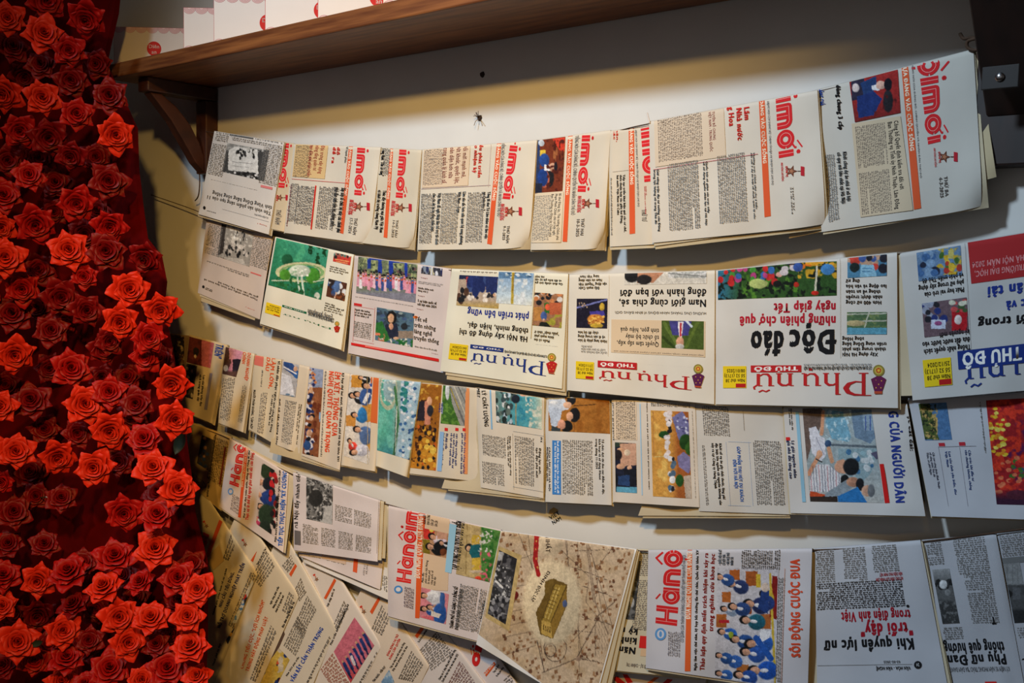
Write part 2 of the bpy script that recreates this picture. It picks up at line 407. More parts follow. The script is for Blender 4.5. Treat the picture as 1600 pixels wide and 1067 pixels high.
    def R(s, box, col, name=None):
        s.up(); n = 22
        if len(box) == 4 and (abs(box[3]-box[1]) <= 6 or abs(box[2]-box[0]) <= 6):      # a thin rule follows the page
            x0, y0, x1, y1 = box; (s0, s1), (t0, t1) = s.inv(np.array([x0, x1]), np.array([y0, y1])); L = s.size(box, 'h')
            if abs(y1-y0) <= abs(x1-x0): c = (t0+t1)/2; d = max(abs(y1-y0), 1.5)/2/s.z[2]/np.hypot(*(s.q[3]-s.q[0])); t0, t1 = c-d, c+d
            else: c = (s0+s1)/2; d = max(abs(x1-x0), 1.5)/2/s.z[2]/np.hypot(*(s.q[1]-s.q[0])); s0, s1 = c-d, c+d
            fr = lambda u, v: (s0+(s1-s0)*u, t1+(t0-t1)*v)
        else: fr = s.frame(box, 'h')
        u, v = np.meshgrid(np.linspace(0, 1, n+1), np.linspace(0, 1, n+1)); S, T = fr(u.ravel(), v.ravel())
        S = np.clip(S, .003, .997); T = np.clip(T, .005, .995)
        i, j = np.meshgrid(range(n), range(n)); k = (i*(n+1)+j).ravel(); acc = Acc() if name else s.bars
        s.put(acc, S, T, np.stack([k, k+1, k+n+2, k+n+1], 1), col)
        if name: acc_obj(name, acc, s.e)
    def FR(s, box, col, w=1.5):
        x0, y0, x1, y1 = box
        for b in ((x0, y0, x1, y0+w), (x0, y1-w, x1, y1), (x0, y0, x0+w, y1), (x1-w, y0, x1, y1)): s.R(b, col)
    def E(s, cx, cy, rx, ry, col, n=20, k0=1.0):
        s.up(); a = np.linspace(0, 2*np.pi, n, endpoint=False); x = np.r_[cx, cx+rx*np.cos(a)]; y = np.r_[cy, cy+ry*np.sin(a)]
        S, T = s.inv(x, y); s.put(s.bars, S, T, [(0, i+1, (i+1) % n+1) for i in range(n)], col)
    def Q(s, pts, col):
        s.up(); x = np.array([p[0] for p in pts]); y = np.array([p[1] for p in pts]); x = np.r_[x.mean(), x]; y = np.r_[y.mean(), y]; n = len(pts)
        S, T = s.inv(x, y); s.put(s.bars, S, T, [(0, i+1, (i+1) % n+1) for i in range(n)], col)
    def star(s, cx, cy, r, col, rot=0):
        a = [(cx+(r if i % 2 == 0 else r*.42)*math.sin(rot+i*math.pi/5), cy-(r if i % 2 == 0 else r*.42)*math.cos(rot+i*math.pi/5)) for i in range(10)]
        s.Q(a, col)
    def P(s, box, ops, cell=1.25, name='photograph', quad=None):
        s.up()
        if quad is None:
            fr = s.frame(box, 'h'); w, h = s.size(box, 'h')
        else:
            Q4 = np.array(quad, float); w = np.hypot(*(Q4[1]-Q4[0])); h = np.hypot(*(Q4[3]-Q4[0]))
        nx = int(min(240, max(10, w/s.z[2]/cell*1.45))); ny = int(min(240, max(10, h/s.z[2]/cell*1.45)))
        u, v = np.meshgrid(np.linspace(0, 1, nx+1), np.linspace(1, 0, ny+1))
        if quad is None: S, T = fr(u, v)
        else:
            p = s.bil(Q4, u, 1-v); S, T = s.inv(p[..., 0], p[..., 1])
        S = np.clip(S, .004, .996); T = np.clip(T, .006, .994)
        pt = s.bil(s.q, S, T); X = (pt[..., 0]-s.z[0])*s.z[2]; Y = (pt[..., 1]-s.z[1])*s.z[2]
        C = paint(X, Y, ops); C = .03+C*.93
        n = nx+1; i, j = np.meshgrid(np.arange(ny), np.arange(nx), indexing='ij'); k = (i*n+j).ravel()
        acc = Acc(); V = s.pos(S.ravel(), T.ravel(), s.h)-s.base; f = np.stack([k, k+n, k+n+1, k+1], 1)
        acc.add(V, f, C.reshape(-1, 3)); acc_obj(name, acc, s.e)
    def strokes(s, box, o, glyphs, col, name='masthead', inline=None):
        """lettering drawn from thick strokes: glyph list of (advance, [(pts, width)..])"""
        s.up(); fr = s.frame(box, o); W = sum(g[0] for g in glyphs); acc = Acc(); x0 = 0
        def seg(pts, w0, x0, c):
            asp = s.size(box, o); k = asp[0]/W/asp[1]   # keep widths even
            P0 = np.array([(p[0], p[1]) for p in pts], float); ws = [w0 if len(p) < 3 else p[2] for p in pts]
            Pn, wn = [P0[0]], [ws[0]]
            for a in range(len(P0)-1):
                m = max(1, int(np.hypot(*(P0[a+1]-P0[a]))/.22))
                for b in range(1, m+1): Pn.append(P0[a]+(P0[a+1]-P0[a])*b/m); wn.append(ws[a]+(ws[a+1]-ws[a])*b/m)
            P0 = np.array(Pn); ws = wn
            V = []; Fc = []
            for a in range(len(P0)-1):
                d = P0[a+1]-P0[a]; L = np.hypot(*d)
                if L < 1e-6: continue
                nn = np.array([-d[1], d[0]])/L; b = len(V)
                for g in range(4): f_ = .5-g/3; V += [P0[a]+nn*ws[a]*f_, P0[a+1]+nn*ws[a+1]*f_]
                Fc += [(b+2*g, b+2*g+2, b+2*g+3, b+2*g+1) for g in range(3)]
            for a in range(1, len(P0)-1):
                if abs((P0[a]-P0[a-1])[0]*(P0[a+1]-P0[a])[1]-(P0[a]-P0[a-1])[1]*(P0[a+1]-P0[a])[0]) < 1e-6: continue
                b = len(V); r = ws[a]/2
                V += [P0[a]+r*np.array([math.cos(t), math.sin(t)]) for t in np.linspace(0, 2*math.pi, 9)[:-1]]
                Fc += [(b, b+1, b+2, b+3), (b, b+3, b+4, b+7), (b+4, b+5, b+6, b+7)]
            V = np.array(V); S, T = fr((V[:, 0]+x0)/W, V[:, 1]); s.put(acc, S, T, Fc, c)
        for adv, st in glyphs:
            for pts, w in st: seg(pts, w, x0, col)
            x0 += adv
        if inline:
            s.up(); x0 = 0
            for adv, st in glyphs:
                for pts, w in st:
                    if w > .18 and len(pts) > 1: seg(pts, .014, x0, inline)
                x0 += adv
        acc_obj(name, acc, s.e)
    def done(s):
        acc_obj('column_text', s.body, s.e, True); acc_obj('small_heading', s.items, s.e, True); acc_obj('printed_mark', s.bars, s.e, True)
def hash_(t):
    h = 7
    for c in t: h = (h*31+ord(c)) % 1000003
    return h
def ringp(cx, cy, r, n=14, a0=0, a1=360, ry=None):
    ry = ry or r
    return [(cx+r*math.cos(math.radians(a0+(a1-a0)*i/n)), cy+ry*math.sin(math.radians(a0+(a1-a0)*i/n))) for i in range(n+1)]
w_ = .30
G = {'H': (1.02, [([(.15, 0), (.15, 1)], w_), ([(.15, .5), (.78, .5)], .2), ([(.78, 0), (.78, 1)], w_)]),
     'à': (.95, [(ringp(.42, .36, .27), w_-.03), ([(.72, 0), (.72, .74)], w_-.04), ([(.22, 1.05), (.5, .86)], .07)]),
     'n': (.92, [([(.15, 0), (.15, .62), (.45, .62), (.6, .58), (.7, .45), (.7, 0)], w_)]),
     'ộ': (.92, [(ringp(.45, .38, .29), w_), ([(.14, .86), (.45, 1.15), (.76, .86)], .09), ([(.4, -.2), (.5, -.2)], .14)]),
     'i': (.40, [([(.17, 0), (.17, .74)], w_), (ringp(.17, .98, .05, 8), .1)]),
     'm': (1.2, [([(.15, 0), (.15, .62), (.8, .62), (.92, .56), (.98, .45), (.98, 0)], w_), ([(.56, 0), (.56, .55)], w_)]),
     'ớ': (.90, [(ringp(.42, .38, .29), w_), ([(.55, .95), (.9, 1.18)], .07), ([(.62, .66), (.86, .82), (.86, .9)], .09)])}
def mast(word): return [G[c] for c in word]
def sf(x, y, w=.16, t=.035): return ([(x-w/2, y), (x+w/2, y)], t)
GP = {'P': (.80, [([(.2, 0), (.2, 1)], .10), ([(.2, .97, .05), (.45, .95, .09), (.62, .84, .14), (.68, .66, .15), (.6, .48, .12), (.42, .38, .06), (.24, .40, .04)], .1), sf(.2, .015, .26), sf(.1, .985, .22)]),
      'h': (.55, [([(.12, 0), (.12, .95)], .09), ([(.12, .42, .04), (.22, .52, .06), (.34, .52, .09), (.42, .42, .09), (.42, 0, .09)], .1), sf(.12, .015), sf(.42, .015), sf(.07, .93, .1)]),
      'ụ': (.56, [([(.11, .54, .09), (.11, .16, .09), (.18, .04, .08), (.3, .03, .05), (.42, .14, .04)], .1), ([(.43, .02), (.43, .54)], .09), sf(.08, .54), sf(.38, .54, .12), sf(.48, .015, .1), ([(.24, -.16), (.33, -.16)], .1)]),
      ' ': (.16, []),
      'n': (.55, [([(.12, 0), (.12, .54)], .09), ([(.12, .42, .04), (.22, .53, .06), (.34, .52, .09), (.42, .42, .09), (.42, 0, .09)], .1), sf(.12, .015), sf(.42, .015), sf(.07, .54, .1)]),
      'ữ': (.62, [([(.11, .54, .09), (.11, .16, .09), (.18, .04, .08), (.3, .03, .05), (.42, .14, .04)], .1), ([(.43, .02), (.43, .54)], .09), sf(.08, .54), sf(.38, .54, .12), ([(.45, .5), (.55, .6), (.53, .7)], .05), ([(.12, .72), (.22, .8), (.32, .74), (.42, .82)], .05)])}
def phunu(): return [GP[c] for c in 'Phụ nữ']
K = (.10, .10, .11); RD = (.82, .16, .15); ORG = (.86, .36, .20); BLU = (.13, .27, .60); WH = (.92, .90, .86); NV = (.10, .16, .42)
TAN = (.84, .74, .58); GR = (.42, .42, .43); SKIN = (.80, .62, .50)
# ------------------------------------------------------------------ the room
def struct(o): o['kind'] = 'structure'; return o
x0, x1, z0, z1 = -5.0, 2.6, 0, 3.4
V2, F2 = box_vf((x0, 0, z0), (x1, .12, z1)); struct(new_mesh('wall_back', V2, F2, MW))
MFLOOR = mat('floor_tile', (.42, .38, .34), .5, noise=.15, nscale=3); MCEIL = mat('ceiling_paint', (.82, .80, .76), .8, noise=.03, nscale=4)
for nm, lo, hi, mt in (('floor', (x0, -5, -.1), (x1, 0, 0), MFLOOR), ('ceiling', (x0, -5, z1), (x1, .12, z1+.1), MCEIL), ('wall_left', (x0-.12, -5, 0), (x0, .12, z1), MW), ('wall_right', (x1, -5, 0), (x1+.12, .12, z1), MW)):
    V2, F2 = box_vf(lo, hi); struct(new_mesh(nm, V2, F2, mt))
# nails and holes in the wall
def nail(x, y, label, fluff=0):
    c = at(x, y, .0); e = empty('wall_plug', c, label, 'wall plug')
    a = [(c[0]+.006*math.cos(t)*r*f, -.004*(r < .9), c[2]+.006*math.sin(t)*r*f) for r in (1, .6) for t, f in zip(np.linspace(0, 2*math.pi, 13)[:-1], [1, .9, 1.05, .95, 1, 1.1, .9, 1, .95, 1.05, 1, .9])]
    V = np.array(a)-c; Fc = [(i, (i+1) % 12, 12+(i+1) % 12, 12+i) for i in range(12)]+[tuple(range(12, 24))]
    new_mesh('rim', V, Fc, mat('dark_plug', (.20, .13, .08), .9, noise=.3, nscale=200), e)
    rg = random.Random(int(x)); 
    for q in range(fluff):
        t = rg.uniform(0, 6.28); L = rg.uniform(.008, .016)
        tube('fibre', [(0, -.003, 0), (math.cos(t)*L*.6, -.010, math.sin(t)*L*.6), (math.cos(t)*L, -.012, math.sin(t)*L-.003)], .0006, MSTR, e, 5)
nail(754, 116, 'small dark hole in the wall just below the shelf'); nail(750, 184, 'frayed brown wall plug above the middle of the top string', 9); nail(1565, 245, 'dark nail with a bit of string right of the top string papers', 7)
# ------------------------------------------------------------------ shelf on its brackets
ZS = 1.913; TH = .034; DP = .222
sh = empty('wall_shelf', (-1.2, 0, ZS), 'long brown wooden wall shelf running above the top string of newspapers', 'shelf')
V, Fc = box_vf((-2.275+1.2, -DP, 0), (.5+1.2, -.001, TH)); bevel(new_mesh('plank', V, Fc, MWOOD, sh), .003)
def bracket(x, label, wd=.045):
    b = empty('shelf_bracket', (x, 0, ZS), label, 'shelf bracket')
    V, Fc = box_vf((-wd, -.190, -.034), (0, -.001, -.0005)); bevel(new_mesh('arm', V, Fc, MWOODD, b), .003)
    V, Fc = box_vf((-wd, -.036, -.215), (0, -.001, -.0345)); bevel(new_mesh('wall_post', V, Fc, MWOODD, b), .003)
    poly = [(-.180, -.036), (-.150, -.036), (-.110, -.062), (-.074, -.100), (-.050, -.140), (-.0365, -.175), (-.0365, -.212), (-.060, -.190), (-.090, -.145), (-.125, -.095), (-.155, -.062)]
    bevel(prism('brace', poly, -wd*.85, -wd*.15, 0, MWOODD, b), .002)
    return b
bracket(-2.146, 'left dark wooden shelf bracket with curved brace beside the roses')
MDARKW = mat('dark_bracket_wood', (.17, .09, .06), .55, col2=(.11, .055, .035), nscale=6, stretch=(9, 3, 3), bump=.1)
rb = empty('shelf_bracket', (-.259, 0, ZS), 'right dark wooden shelf bracket at the top right corner with a screwed metal plate', 'shelf bracket')
wd = .100
V, Fc = box_vf((-wd, -.040, -.278), (0, -.001, -.0005)); bevel(new_mesh('wall_post', V, Fc, MWOODD, rb), .003)
V, Fc = box_vf((-wd, -.200, -.040), (0, -.041, -.0005)); bevel(new_mesh('arm', V, Fc, MWOODD, rb), .003)
bevel(prism('brace', [(-.195, -.041), (-.15, -.041), (-.0405, -.16), (-.0405, -.215)], -wd*.85, -wd*.15, 0, MWOODD, rb), .002)
c = at(1563, 120, .102); V, Fc = box_vf((-.021, -.0015, -.014), (.021, .0015, .014)); pl = new_mesh('metal_plate', V, Fc, MPLATE, rb); pl.location = Vector([float(v) for v in c])-rb.location; bevel(pl, .001)
V = [(0, -.0045, 0)]+[(math.cos(a)*.0055*r, -.002-.002*(r < .9), math.sin(a)*.0055*r) for r in (.7, 1) for a in np.linspace(0, 2*math.pi, 13)[:-1]]
o = new_mesh('screw', V, [(0, 1+(i+1) % 12, 1+i) for i in range(12)]+[(1+i, 1+(i+1) % 12, 13+(i+1) % 12, 13+i) for i in range(12)], MMET, pl, True); o.location = (0, -.0015, 0)
for o_ in rb.children:
    if o_.name.split('.')[0] in ('wall_post', 'arm', 'brace'): o_.data.materials[0] = MDARKW
# ------------------------------------------------------------------ gift boxes on the shelf, one overlapping the next
R0 = RM[:, 0]; right = np.array([R0[0], R0[1], 0]); right /= np.linalg.norm(right); fwd = np.array([-right[1], right[0], 0])  # fwd: away from camera
ZT = ZS+TH
def ink_obj(name, V, Fc, col, parent):
    C = np.broadcast_to(linc(col), (len(V), 3)); return new_mesh(name, V, Fc, MINK, parent, cols=C)
labs = ['leftmost white gift box on the shelf, warm-lit, whole round red seal showing', 'narrow-looking white gift box second from the left on the shelf, no seal showing', 'third white gift box from the left on the shelf, half its red seal covered',
        'fourth white gift box from the left on the shelf, red seal cut at its edge', 'fifth white gift box on the shelf, cut by the top frame edge', 'sixth white gift box on the shelf where the shelf leaves the frame']
for bi, (bx, w, h) in enumerate([(178, .200, .098), (287, .20, .098), (334, .20, .105), (414, .20, .105), (496, .20, .105), (597, .20, .105)]):
    # left front foot of the box on the shelf
    d0 = .195
    P0 = at(bx, 90, d0); P0[2] = ZT
    b = empty('gift_box', P0, labs[bi], 'gift box', 'white gift boxes in a row on the shelf'); M = Matrix(((right[0], fwd[0], 0), (right[1], fwd[1], 0), (0, 0, 1)))
    b.rotation_euler = M.to_euler()
    V, Fc = box_vf((0, .0005, 0), (w*.72 if bi else w, .030, h)); new_mesh('red_tray', V, Fc, MBOXR, b)
    V, Fc = box_vf((.0014, -.0015, .001), (w*.72 if bi else w, .0004, h-.001)); new_mesh('white_lid', V, Fc, MBOXW, b)
    Wd = w*.72 if bi else w
    # scallop border on top and bottom, rings of fine lines
    V = []; Fc = []; V3 = []; F3 = []
    for row, zc, up in ((0, h-.001, -1), (1, .001, 1)):
        for k in range(int(Wd/.0272)+1):
            cx = .0135+k*.0272
            for r in (.0145, .0115, .0085, .0055):
                m = 14; b0 = len(V)
                for a in np.linspace(0, math.pi, m):
                    for rr in (r, r-.0011): V.append((min(max(cx+rr*math.cos(a), .0016), Wd-.0005), -.0017, zc+up*rr*math.sin(a)*.92))
                Fc += [(b0+2*i, b0+2*i+1, b0+2*i+3, b0+2*i+2) for i in range(m-1)]
            b0 = len(V3); V3 += [(cx, -.0016, zc)]+[(min(max(cx+.0145*math.cos(a), .0016), Wd-.0005), -.0016, zc+up*.0145*math.sin(a)*.92) for a in np.linspace(0, math.pi, 14)]
            F3 += [(b0, b0+1+i, b0+2+i) for i in range(13)]

    ink_obj('scallop_fill', V3, F3, (.87, .76, .75), b)['kind'] = 'stuff'; ink_obj('scallop_lines', V, Fc, (.74, .52, .54), b)['kind'] = 'stuff'
    lx, lz, r = (.099, .047, .0175) if bi == 0 else (.118, .050, .0185)
    V = [(lx, -.0018, lz)]+[(lx+r*math.cos(a), -.0018, lz+r*math.sin(a)) for a in np.linspace(0, 2*math.pi, 33)[:-1]]
    seal = ink_obj('red_seal', V, [(0, 1+i, 1+(i+1) % 32) for i in range(32)], (.78, .20, .18), b)
    V = []; T3 = []
    for t, y0 in (('Diên', .0012), ('an', -.0118)):
        v, f, ww = layout(t, .012); sc = .0125; n0 = len(V)
        V += [(lx+(p[0]-ww/2)*sc*1.05, -.0021, lz+y0+p[1]*sc) for p in v]; T3 += [tuple(n0+i for i in q) for q in f]
    ink_obj('seal_lettering', V, T3, (.93, .84, .80), seal)
# ------------------------------------------------------------------ strings
def line(label, pts, r=.0011, seg=6, grp=None):
    P = [at(p[0], p[1], p[2]*.82 if 'wire' not in label else p[2]) for p in pts]; Q = []
    for i in range(len(P)-1):
        p0 = P[max(i-1, 0)]; p3 = P[min(i+2, len(P)-1)]
        for k in range(seg):
            t = k/seg; Q.append(.5*((2*P[i])+(-p0+P[i+1])*t+(2*p0-5*P[i]+4*P[i+1]-p3)*t*t+(-p0+3*P[i]-3*P[i+1]+p3)*t**3))
    Q.append(P[-1]); return tag(tube('hanging_string', Q, r, MSTR), label, 'string')
line('top string carrying the first row of papers below the shelf', [(322, 205, .03), (335, 207, .05), (444, 225, .045), (594, 232, .042), (659, 237, .042), (838, 221, .045), (954, 206, .046), (1014, 193, .052), (1277, 143, .05), (1520, 79, .048), (1545, 72, .042)])
line('second string carrying the row of weekly papers', [(236, 304, .02), (312, 331, .03), (325, 345, .04), (430, 372, .04), (553, 401, .04), (705, 422, .045), (889, 431, .046), (1117, 425, .05), (1401, 397, .052), (1700, 350, .05)])
line('third string carrying the row of photo papers', [(240, 512, .02), (270, 524, .025), (350, 543, .032), (440, 564, .034), (592, 594, .04), (743, 608, .04), (852, 622, .04), (1080, 631, .04), (1417, 626, .04), (1700, 606, .04)])
line('fourth string carrying the row with the brown map', [(280, 646, .03), (302, 663, .038), (360, 686, .05), (458, 741, .055), (600, 786, .056), (783, 831, .06), (995, 860, .06), (1269, 859, .056), (1440, 846, .05), (1700, 812, .045)])
line('loose brown wire hanging below the left shelf bracket', [(309, 232, .02), (311, 258, .03), (312, 285, .03), (310, 305, .03), (305, 313, .02)], .0016)
kn = [(1548+6*math.cos(a)*s, 66+8*math.sin(a), .05+.004*math.sin(a*2)) for a, s in zip(np.linspace(0, 9, 24), np.linspace(1, .7, 24))]
kn = [(1500, 52, .05), (1506, 60, .055), (1518, 58, .056), (1530, 62, .056), (1534, 72, .056), (1524, 78, .056), (1512, 74, .056), (1512, 64, .058), (1524, 60, .06), (1536, 58, .055), (1538, 70, .05), (1528, 84, .056), (1534, 100, .058), (1536, 116, .054)]
line('knotted brown cord tying the top string to the right bracket', kn, .0022, 4)
line('short white tag of string sticking up at the centre of the top string', [(1011, 176, .055), (1013, 184, .058), (1015, 192, .06)], .0015).data.materials[0] = MBOXW
# ------------------------------------------------------------------ VIET NAM sticker on the wall
st = empty('wall_sticker', at(868, 806, 0), 'small VIET NAM sticker with a tan conical hat on the white wall between strings', 'sticker'); c0 = at(868, 806, 0)
def flat(name, pts, col, parent, fs=None, out=.0012):
    P = at([p[0] for p in pts], [p[1] for p in pts], out)-c0; return ink_obj(name, P, fs or [tuple(range(len(pts)))], col, parent)
flat('hat', [(857, 802), (859, 796), (865, 792), (872, 796), (870, 800), (863, 803)], (.72, .58, .36), st, out=.0010)
for t, (ax, ay), (bx, by) in (('VIET', (860, 811.5), (875, 802.5)), ('NAM', (864, 819), (878, 811))):
    v, f, ww = layout(t, .02); d = np.array([bx-ax, by-ay]); L = np.hypot(*d); u = np.array([d[1], -d[0]])/L
    X = [(ax+d[0]*p[0]/ww+u[0]*p[1]/.72*6, ay+d[1]*p[0]/ww+u[1]*p[1]/.72*6) for p in v]; flat('lettering', X, (.12, .11, .11), st, [tuple(q) for q in f])
for (x, y, w_, a) in [(862, 806, 3, 0), (870, 813, 3, 0)]: pass
# ------------------------------------------------------------------ newspapers, row by row
z5=(300,180,4.444); z6=(640,180,4.444); z7=(940,120,3.556); z8=(1200,0,2.667)
b1=(300,330,4.638); b2=(530,380,4.324); b3=(870,390,4.103); b4=(1230,350,3.557); b5=(260,510,4.638); b6=(560,570,4.638); b7=(830,590,3.902); b8=(1200,600,4.0)
c1=(280,640,4.638); c2=(280,800,3.997); c3=(580,770,3.593); c4=(780,800,3.997); c5=(980,820,4.319); c6=(1240,820,4.319)
WOODP = (.50, .28, .14); NAVY = (.10, .16, .34); SKY = (.45, .62, .78)
GROUP1 = 'newspapers hung on the top string'; GROUP2 = 'newspapers hung on the second string'; GROUP3 = 'newspapers hung on the third string'
GROUP4 = 'newspapers hung on the fourth string'; GROUP5 = 'newspapers hung aslant at the bottom left'
def sk(x0, y0, x1, y1, k): d = k*(x1-x0); return (x0, y0, x1, y0+d, x1, y1+d, x0, y1)
def daily(p, mb, word, bar, btext, bt, star, date=None, dtext='', emb=None, barcol=ORG, sub=None):
    """front page of the daily, printed sideways: masthead, colour bar, medal, date"""
    p.strokes(mb, 'd', mast(word), (.84, .16, .18), inline=(.95, .80, .76))
    if bar:
        p.R(bar, barcol, 'colour_bar'); q = np.array(bar, float).reshape(4, 2); f0, f1 = bt; e = .22
        def at2(a, b): return (q[0]*(1-a)+q[1]*a)*(1-b)+(q[3]*(1-a)+q[2]*a)*b
        p.T(tuple(np.array([at2(e, f0), at2(1-e, f0), at2(1-e, f1), at2(e, f1)]).ravel()), 'd', btext, (.96, .90, .80), .02, name='bar_lettering')
    if sub: p.T(sub, 'd', 'TIẾNG NÓI CỦA ĐẢNG BỘ, CHÍNH QUYỀN VÀ NHÂN DÂN THỦ ĐÔ', (.45, .45, .46), 0)
    if star:
        x, y, r = star; p.star(x, y, r, (.42, .24, .18), math.pi/2); p.star(x, y, r*.5, (.68, .46, .34), math.pi/2)
        p.Q([(x+r, y-2), (x+r*1.5, y-2), (x+r*1.5, y+2), (x+r, y+2)], (.3, .2, .18))
        p.Q([(x+r*1.5, y-r*.8), (x+r*2.1, y-r*.7), (x+r*2.1, y+r*.8), (x+r*1.5, y+r*.7)], (.72, .15, .20))
        p.T((x-r*1.0, y-r*.8, x-r*.55, y+r*.9), 'd', 'ĐƠN VỊ', (.82, .2, .2), .02)
        p.T((x-r*1.75, y-r*1.4, x-r*1.25, y+r*1.6), 'd', 'ANH HÙNG LAO ĐỘNG', (.82, .2, .2), .02)
    if date: p.T(date, 'd', dtext, (.42, .40, .38), .012, name='date_line')
CR = (.85, .815, .75)
# --- second string papers are drawn first where the first string hangs over them; stacking is set by `out`
# ---------------- row 1
p = Paper('grey upside down page with ceremony photo, left end of the top string', [(335,204),(444,222),(420,366),(310,334)], .062, (.84,.82,.80), z5, group=GROUP1)
p.P((245,190,500,455), [('bg',(.25,.25,.25)),('r',200,180,520,240,(.55,.55,.54)),('n',14,.55,(.7,.7,.69),(240,190,500,250)),('q',[(255,240),(300,215),(455,240),(460,400),(250,380)],(.87,.87,.86)),('d',(270,235,440,300),26,7,12,[(.1,.1,.1),(.2,.2,.2),(.8,.8,.78)]),('l',280,320,420,335,4,(.5,.5,.5)),('l',285,350,400,362,3,(.55,.55,.55)),('d',(225,395,460,450),40,9,8,[(.9,.9,.9),(.12,.12,.12),(.1,.1,.1),(.6,.6,.6)])])
p.T((110,510,545,700),'f','Tôn vinh sản phẩm sáng tạo của 11|tỉnh Vùng Đồng bằng sông Hồng',K,.006)
p.B((165,110,245,190),'f',3.4); p.B((140,190,210,430),'f',3.4); p.B((500,190,600,500),'f',3.4); p.B((270,170,520,188),'f',3.2)
p.B((125,440,450,520),'f',3.4); p.R((262,125,425,165),(.35,.35,.35)); p.B((265,127,330,160),'f',4,(.8,.8,.8)); p.B((440,130,625,200),'f',3.4)
p.R((478,480,555,515),(.85,.5,.5)); p.T((450,745,520,770),'f','Trang 1',RD,.01); p.T((100,655,165,680),'f','BẢN TIN|HÀ NỘI',K,.02); p.E(85,640,9,12,K); p.R((200,690,540,692),(.7,.7,.7)); p.T((430,690,530,705),'f','SỰ KIỆN HÔM NAY',GR,0); p.done()
p = Paper('yellowed daily strip with red masthead behind the first grey page', [(400,214),(462,224),(446,362),(385,348)], .050, (.83,.76,.64), z5, group=GROUP1)
daily(p,(632,188,690,192,655,512,598,508),'imới',None,'',None,(610,570,26),(588,650,608,760),'THỨ NĂM',None)
p.done()
p = Paper('daily paper third from left on the top string, with a yellow text box', [(459,224),(595,229.5),(578,381),(444,363)], .056, CR, z5, curl=1, group=GROUP1)
daily(p,(1155,112,1232,117,1192,566,1125,560),'ộimới',(1090,212,1118,215,1050,822,1027,815),'ĐẢNG VÀO CUỘC SỐNG',(.01,.57),(1158,632,36),(1090,705,1140,830),'THỨ NĂM|17-7-2024')
p.R((720,200,920,440),(.86,.73,.52),'text_box'); p.B((725,205,810,435),'d',3.2,(.35,.3,.25)); p.T((815,205,905,430),'d','Đặc trưng xây dựng|nâng tầng quân tư|tạo đột phá phát triển',(.65,.2,.18),.01)
p.T((975,215,1020,335),'d','đồ|đề ra',RD,.015); p.T((1045,215,1075,330),'d','Vì hạnh phúc|',K,0); p.R((690,452,1065,455),(.85,.45,.45)); 
p.B((735,485,830,770),'d',3.2,(.35,.35,.36)); p.R((855,485,830,790),RD,'red_banner'); p.B((885,490,975,800),'d',3.4); p.T((985,495,1040,815),'d','Sắp xếp tổ chức bộ máy của chính phủ|phải đào sinh tiêu lực, thông suốt',K,.012); p.B((648,475,665,770),'d',3.4,(.5,.2,.2)); p.T((640,470,650,765),'d','Hỗ trợ đồng bào vùng lũ ổn định đời sống',K,.02); p.B((690,470,715,740),'d',3.4); p.done()
p = Paper('narrow daily paper fourth from the left on the top string', [(560,228.5),(659,233.5),(646,389),(548,377)], .050, (.83,.79,.71), z5, curl=1, group=GROUP1)
daily(p,(1440,233,1507,237,1478,584,1413,578),'imới',(1375,228,1397,230,1355,850,1330,845),'ĐẢNG VÀO CUỘC SỐNG',(.01,.57),(1450,640,36),(1390,720,1425,850),'THỨ SÁU|14-2-2025')
p.T((1320,225,1330,420),'d','Trung Nam: "Dấu cỏ vàng"',K,.02); p.T((1285,515,1330,815),'d','Thúc đẩy thương mại giữa Việt Nam|và khởi thị trường chung Nam Mỹ',K,.015); p.B((1340,228,1365,420),'d',3.2); p.done()
p = Paper('daily paper fifth from left on the top string, red headline beside tan text box', [(660,233),(839,218),(827,388),(652,390)], .060, CR, z6, curl=1.2, group=GROUP1)
daily(p,(714,82,787,88,712,594,644,588),'ộimới',(606,192,638,190,570,897,538,890),'ĐẢNG VÀO CUỘC SỐNG',(.01,.57),(700,665,38),(645,765,690,885),'THỨ NĂM|9-1-2025',sub=(640,190,630,700))
p.R((100,215,405,485),(.86,.77,.66),'text_box'); p.B((105,230,230,480),'d',3.2,(.4,.35,.33)); p.T((230,215,395,470),'d','Đổi mới mạnh mẽ,|Dứt khoát, quyết liệt,|toàn diện hơn nữa|trong quản lý kinh tế',(.50,.20,.18),.01)
p.T((445,205,500,430),'d','ều phát triển|o nhiệm kỳ',RD,.012); p.R((80,495,560,498),(.75,.65,.65)); p.R((555,200,556,496),(.7,.6,.6))
p.T((505,530,545,855),'d','Tổng Bí thư Tô Lâm thăm và làm việc|tại Quân khu 7',K,.015); p.T((330,530,375,895),'d','Làm sâu sắc hơn nữa quan hệ song phương|Việt Nam - Togo',K,.015); p.T((155,540,205,895),'d','Việt Nam đề nghị Nhật Bản hỗ trợ tài chính|cho các dự án hạ tầng chiến lược',K,.015)
p.B((405,535,500,880),'d',3.3); p.B((225,540,325,890),'d',3.3); p.B((70,545,150,890),'d',3.3); p.done()
p = Paper('daily paper on top string with photo of man in blue against red', [(838,218),(954,202.5),(943,389),(829,390)], .053, CR, z6, curl=1.2, group=GROUP1)
daily(p,(1208,6,1285,2,1240,542,1165,540),'ộimới',(1100,142,1133,138,1093,877,1062,875),'ĐẢNG VÀO CUỘC SỐNG',(.01,.56),(1235,610,38),(1155,715,1210,840),'THỨ HAI|10-3-2025',sub=(1150,140,1145,690))
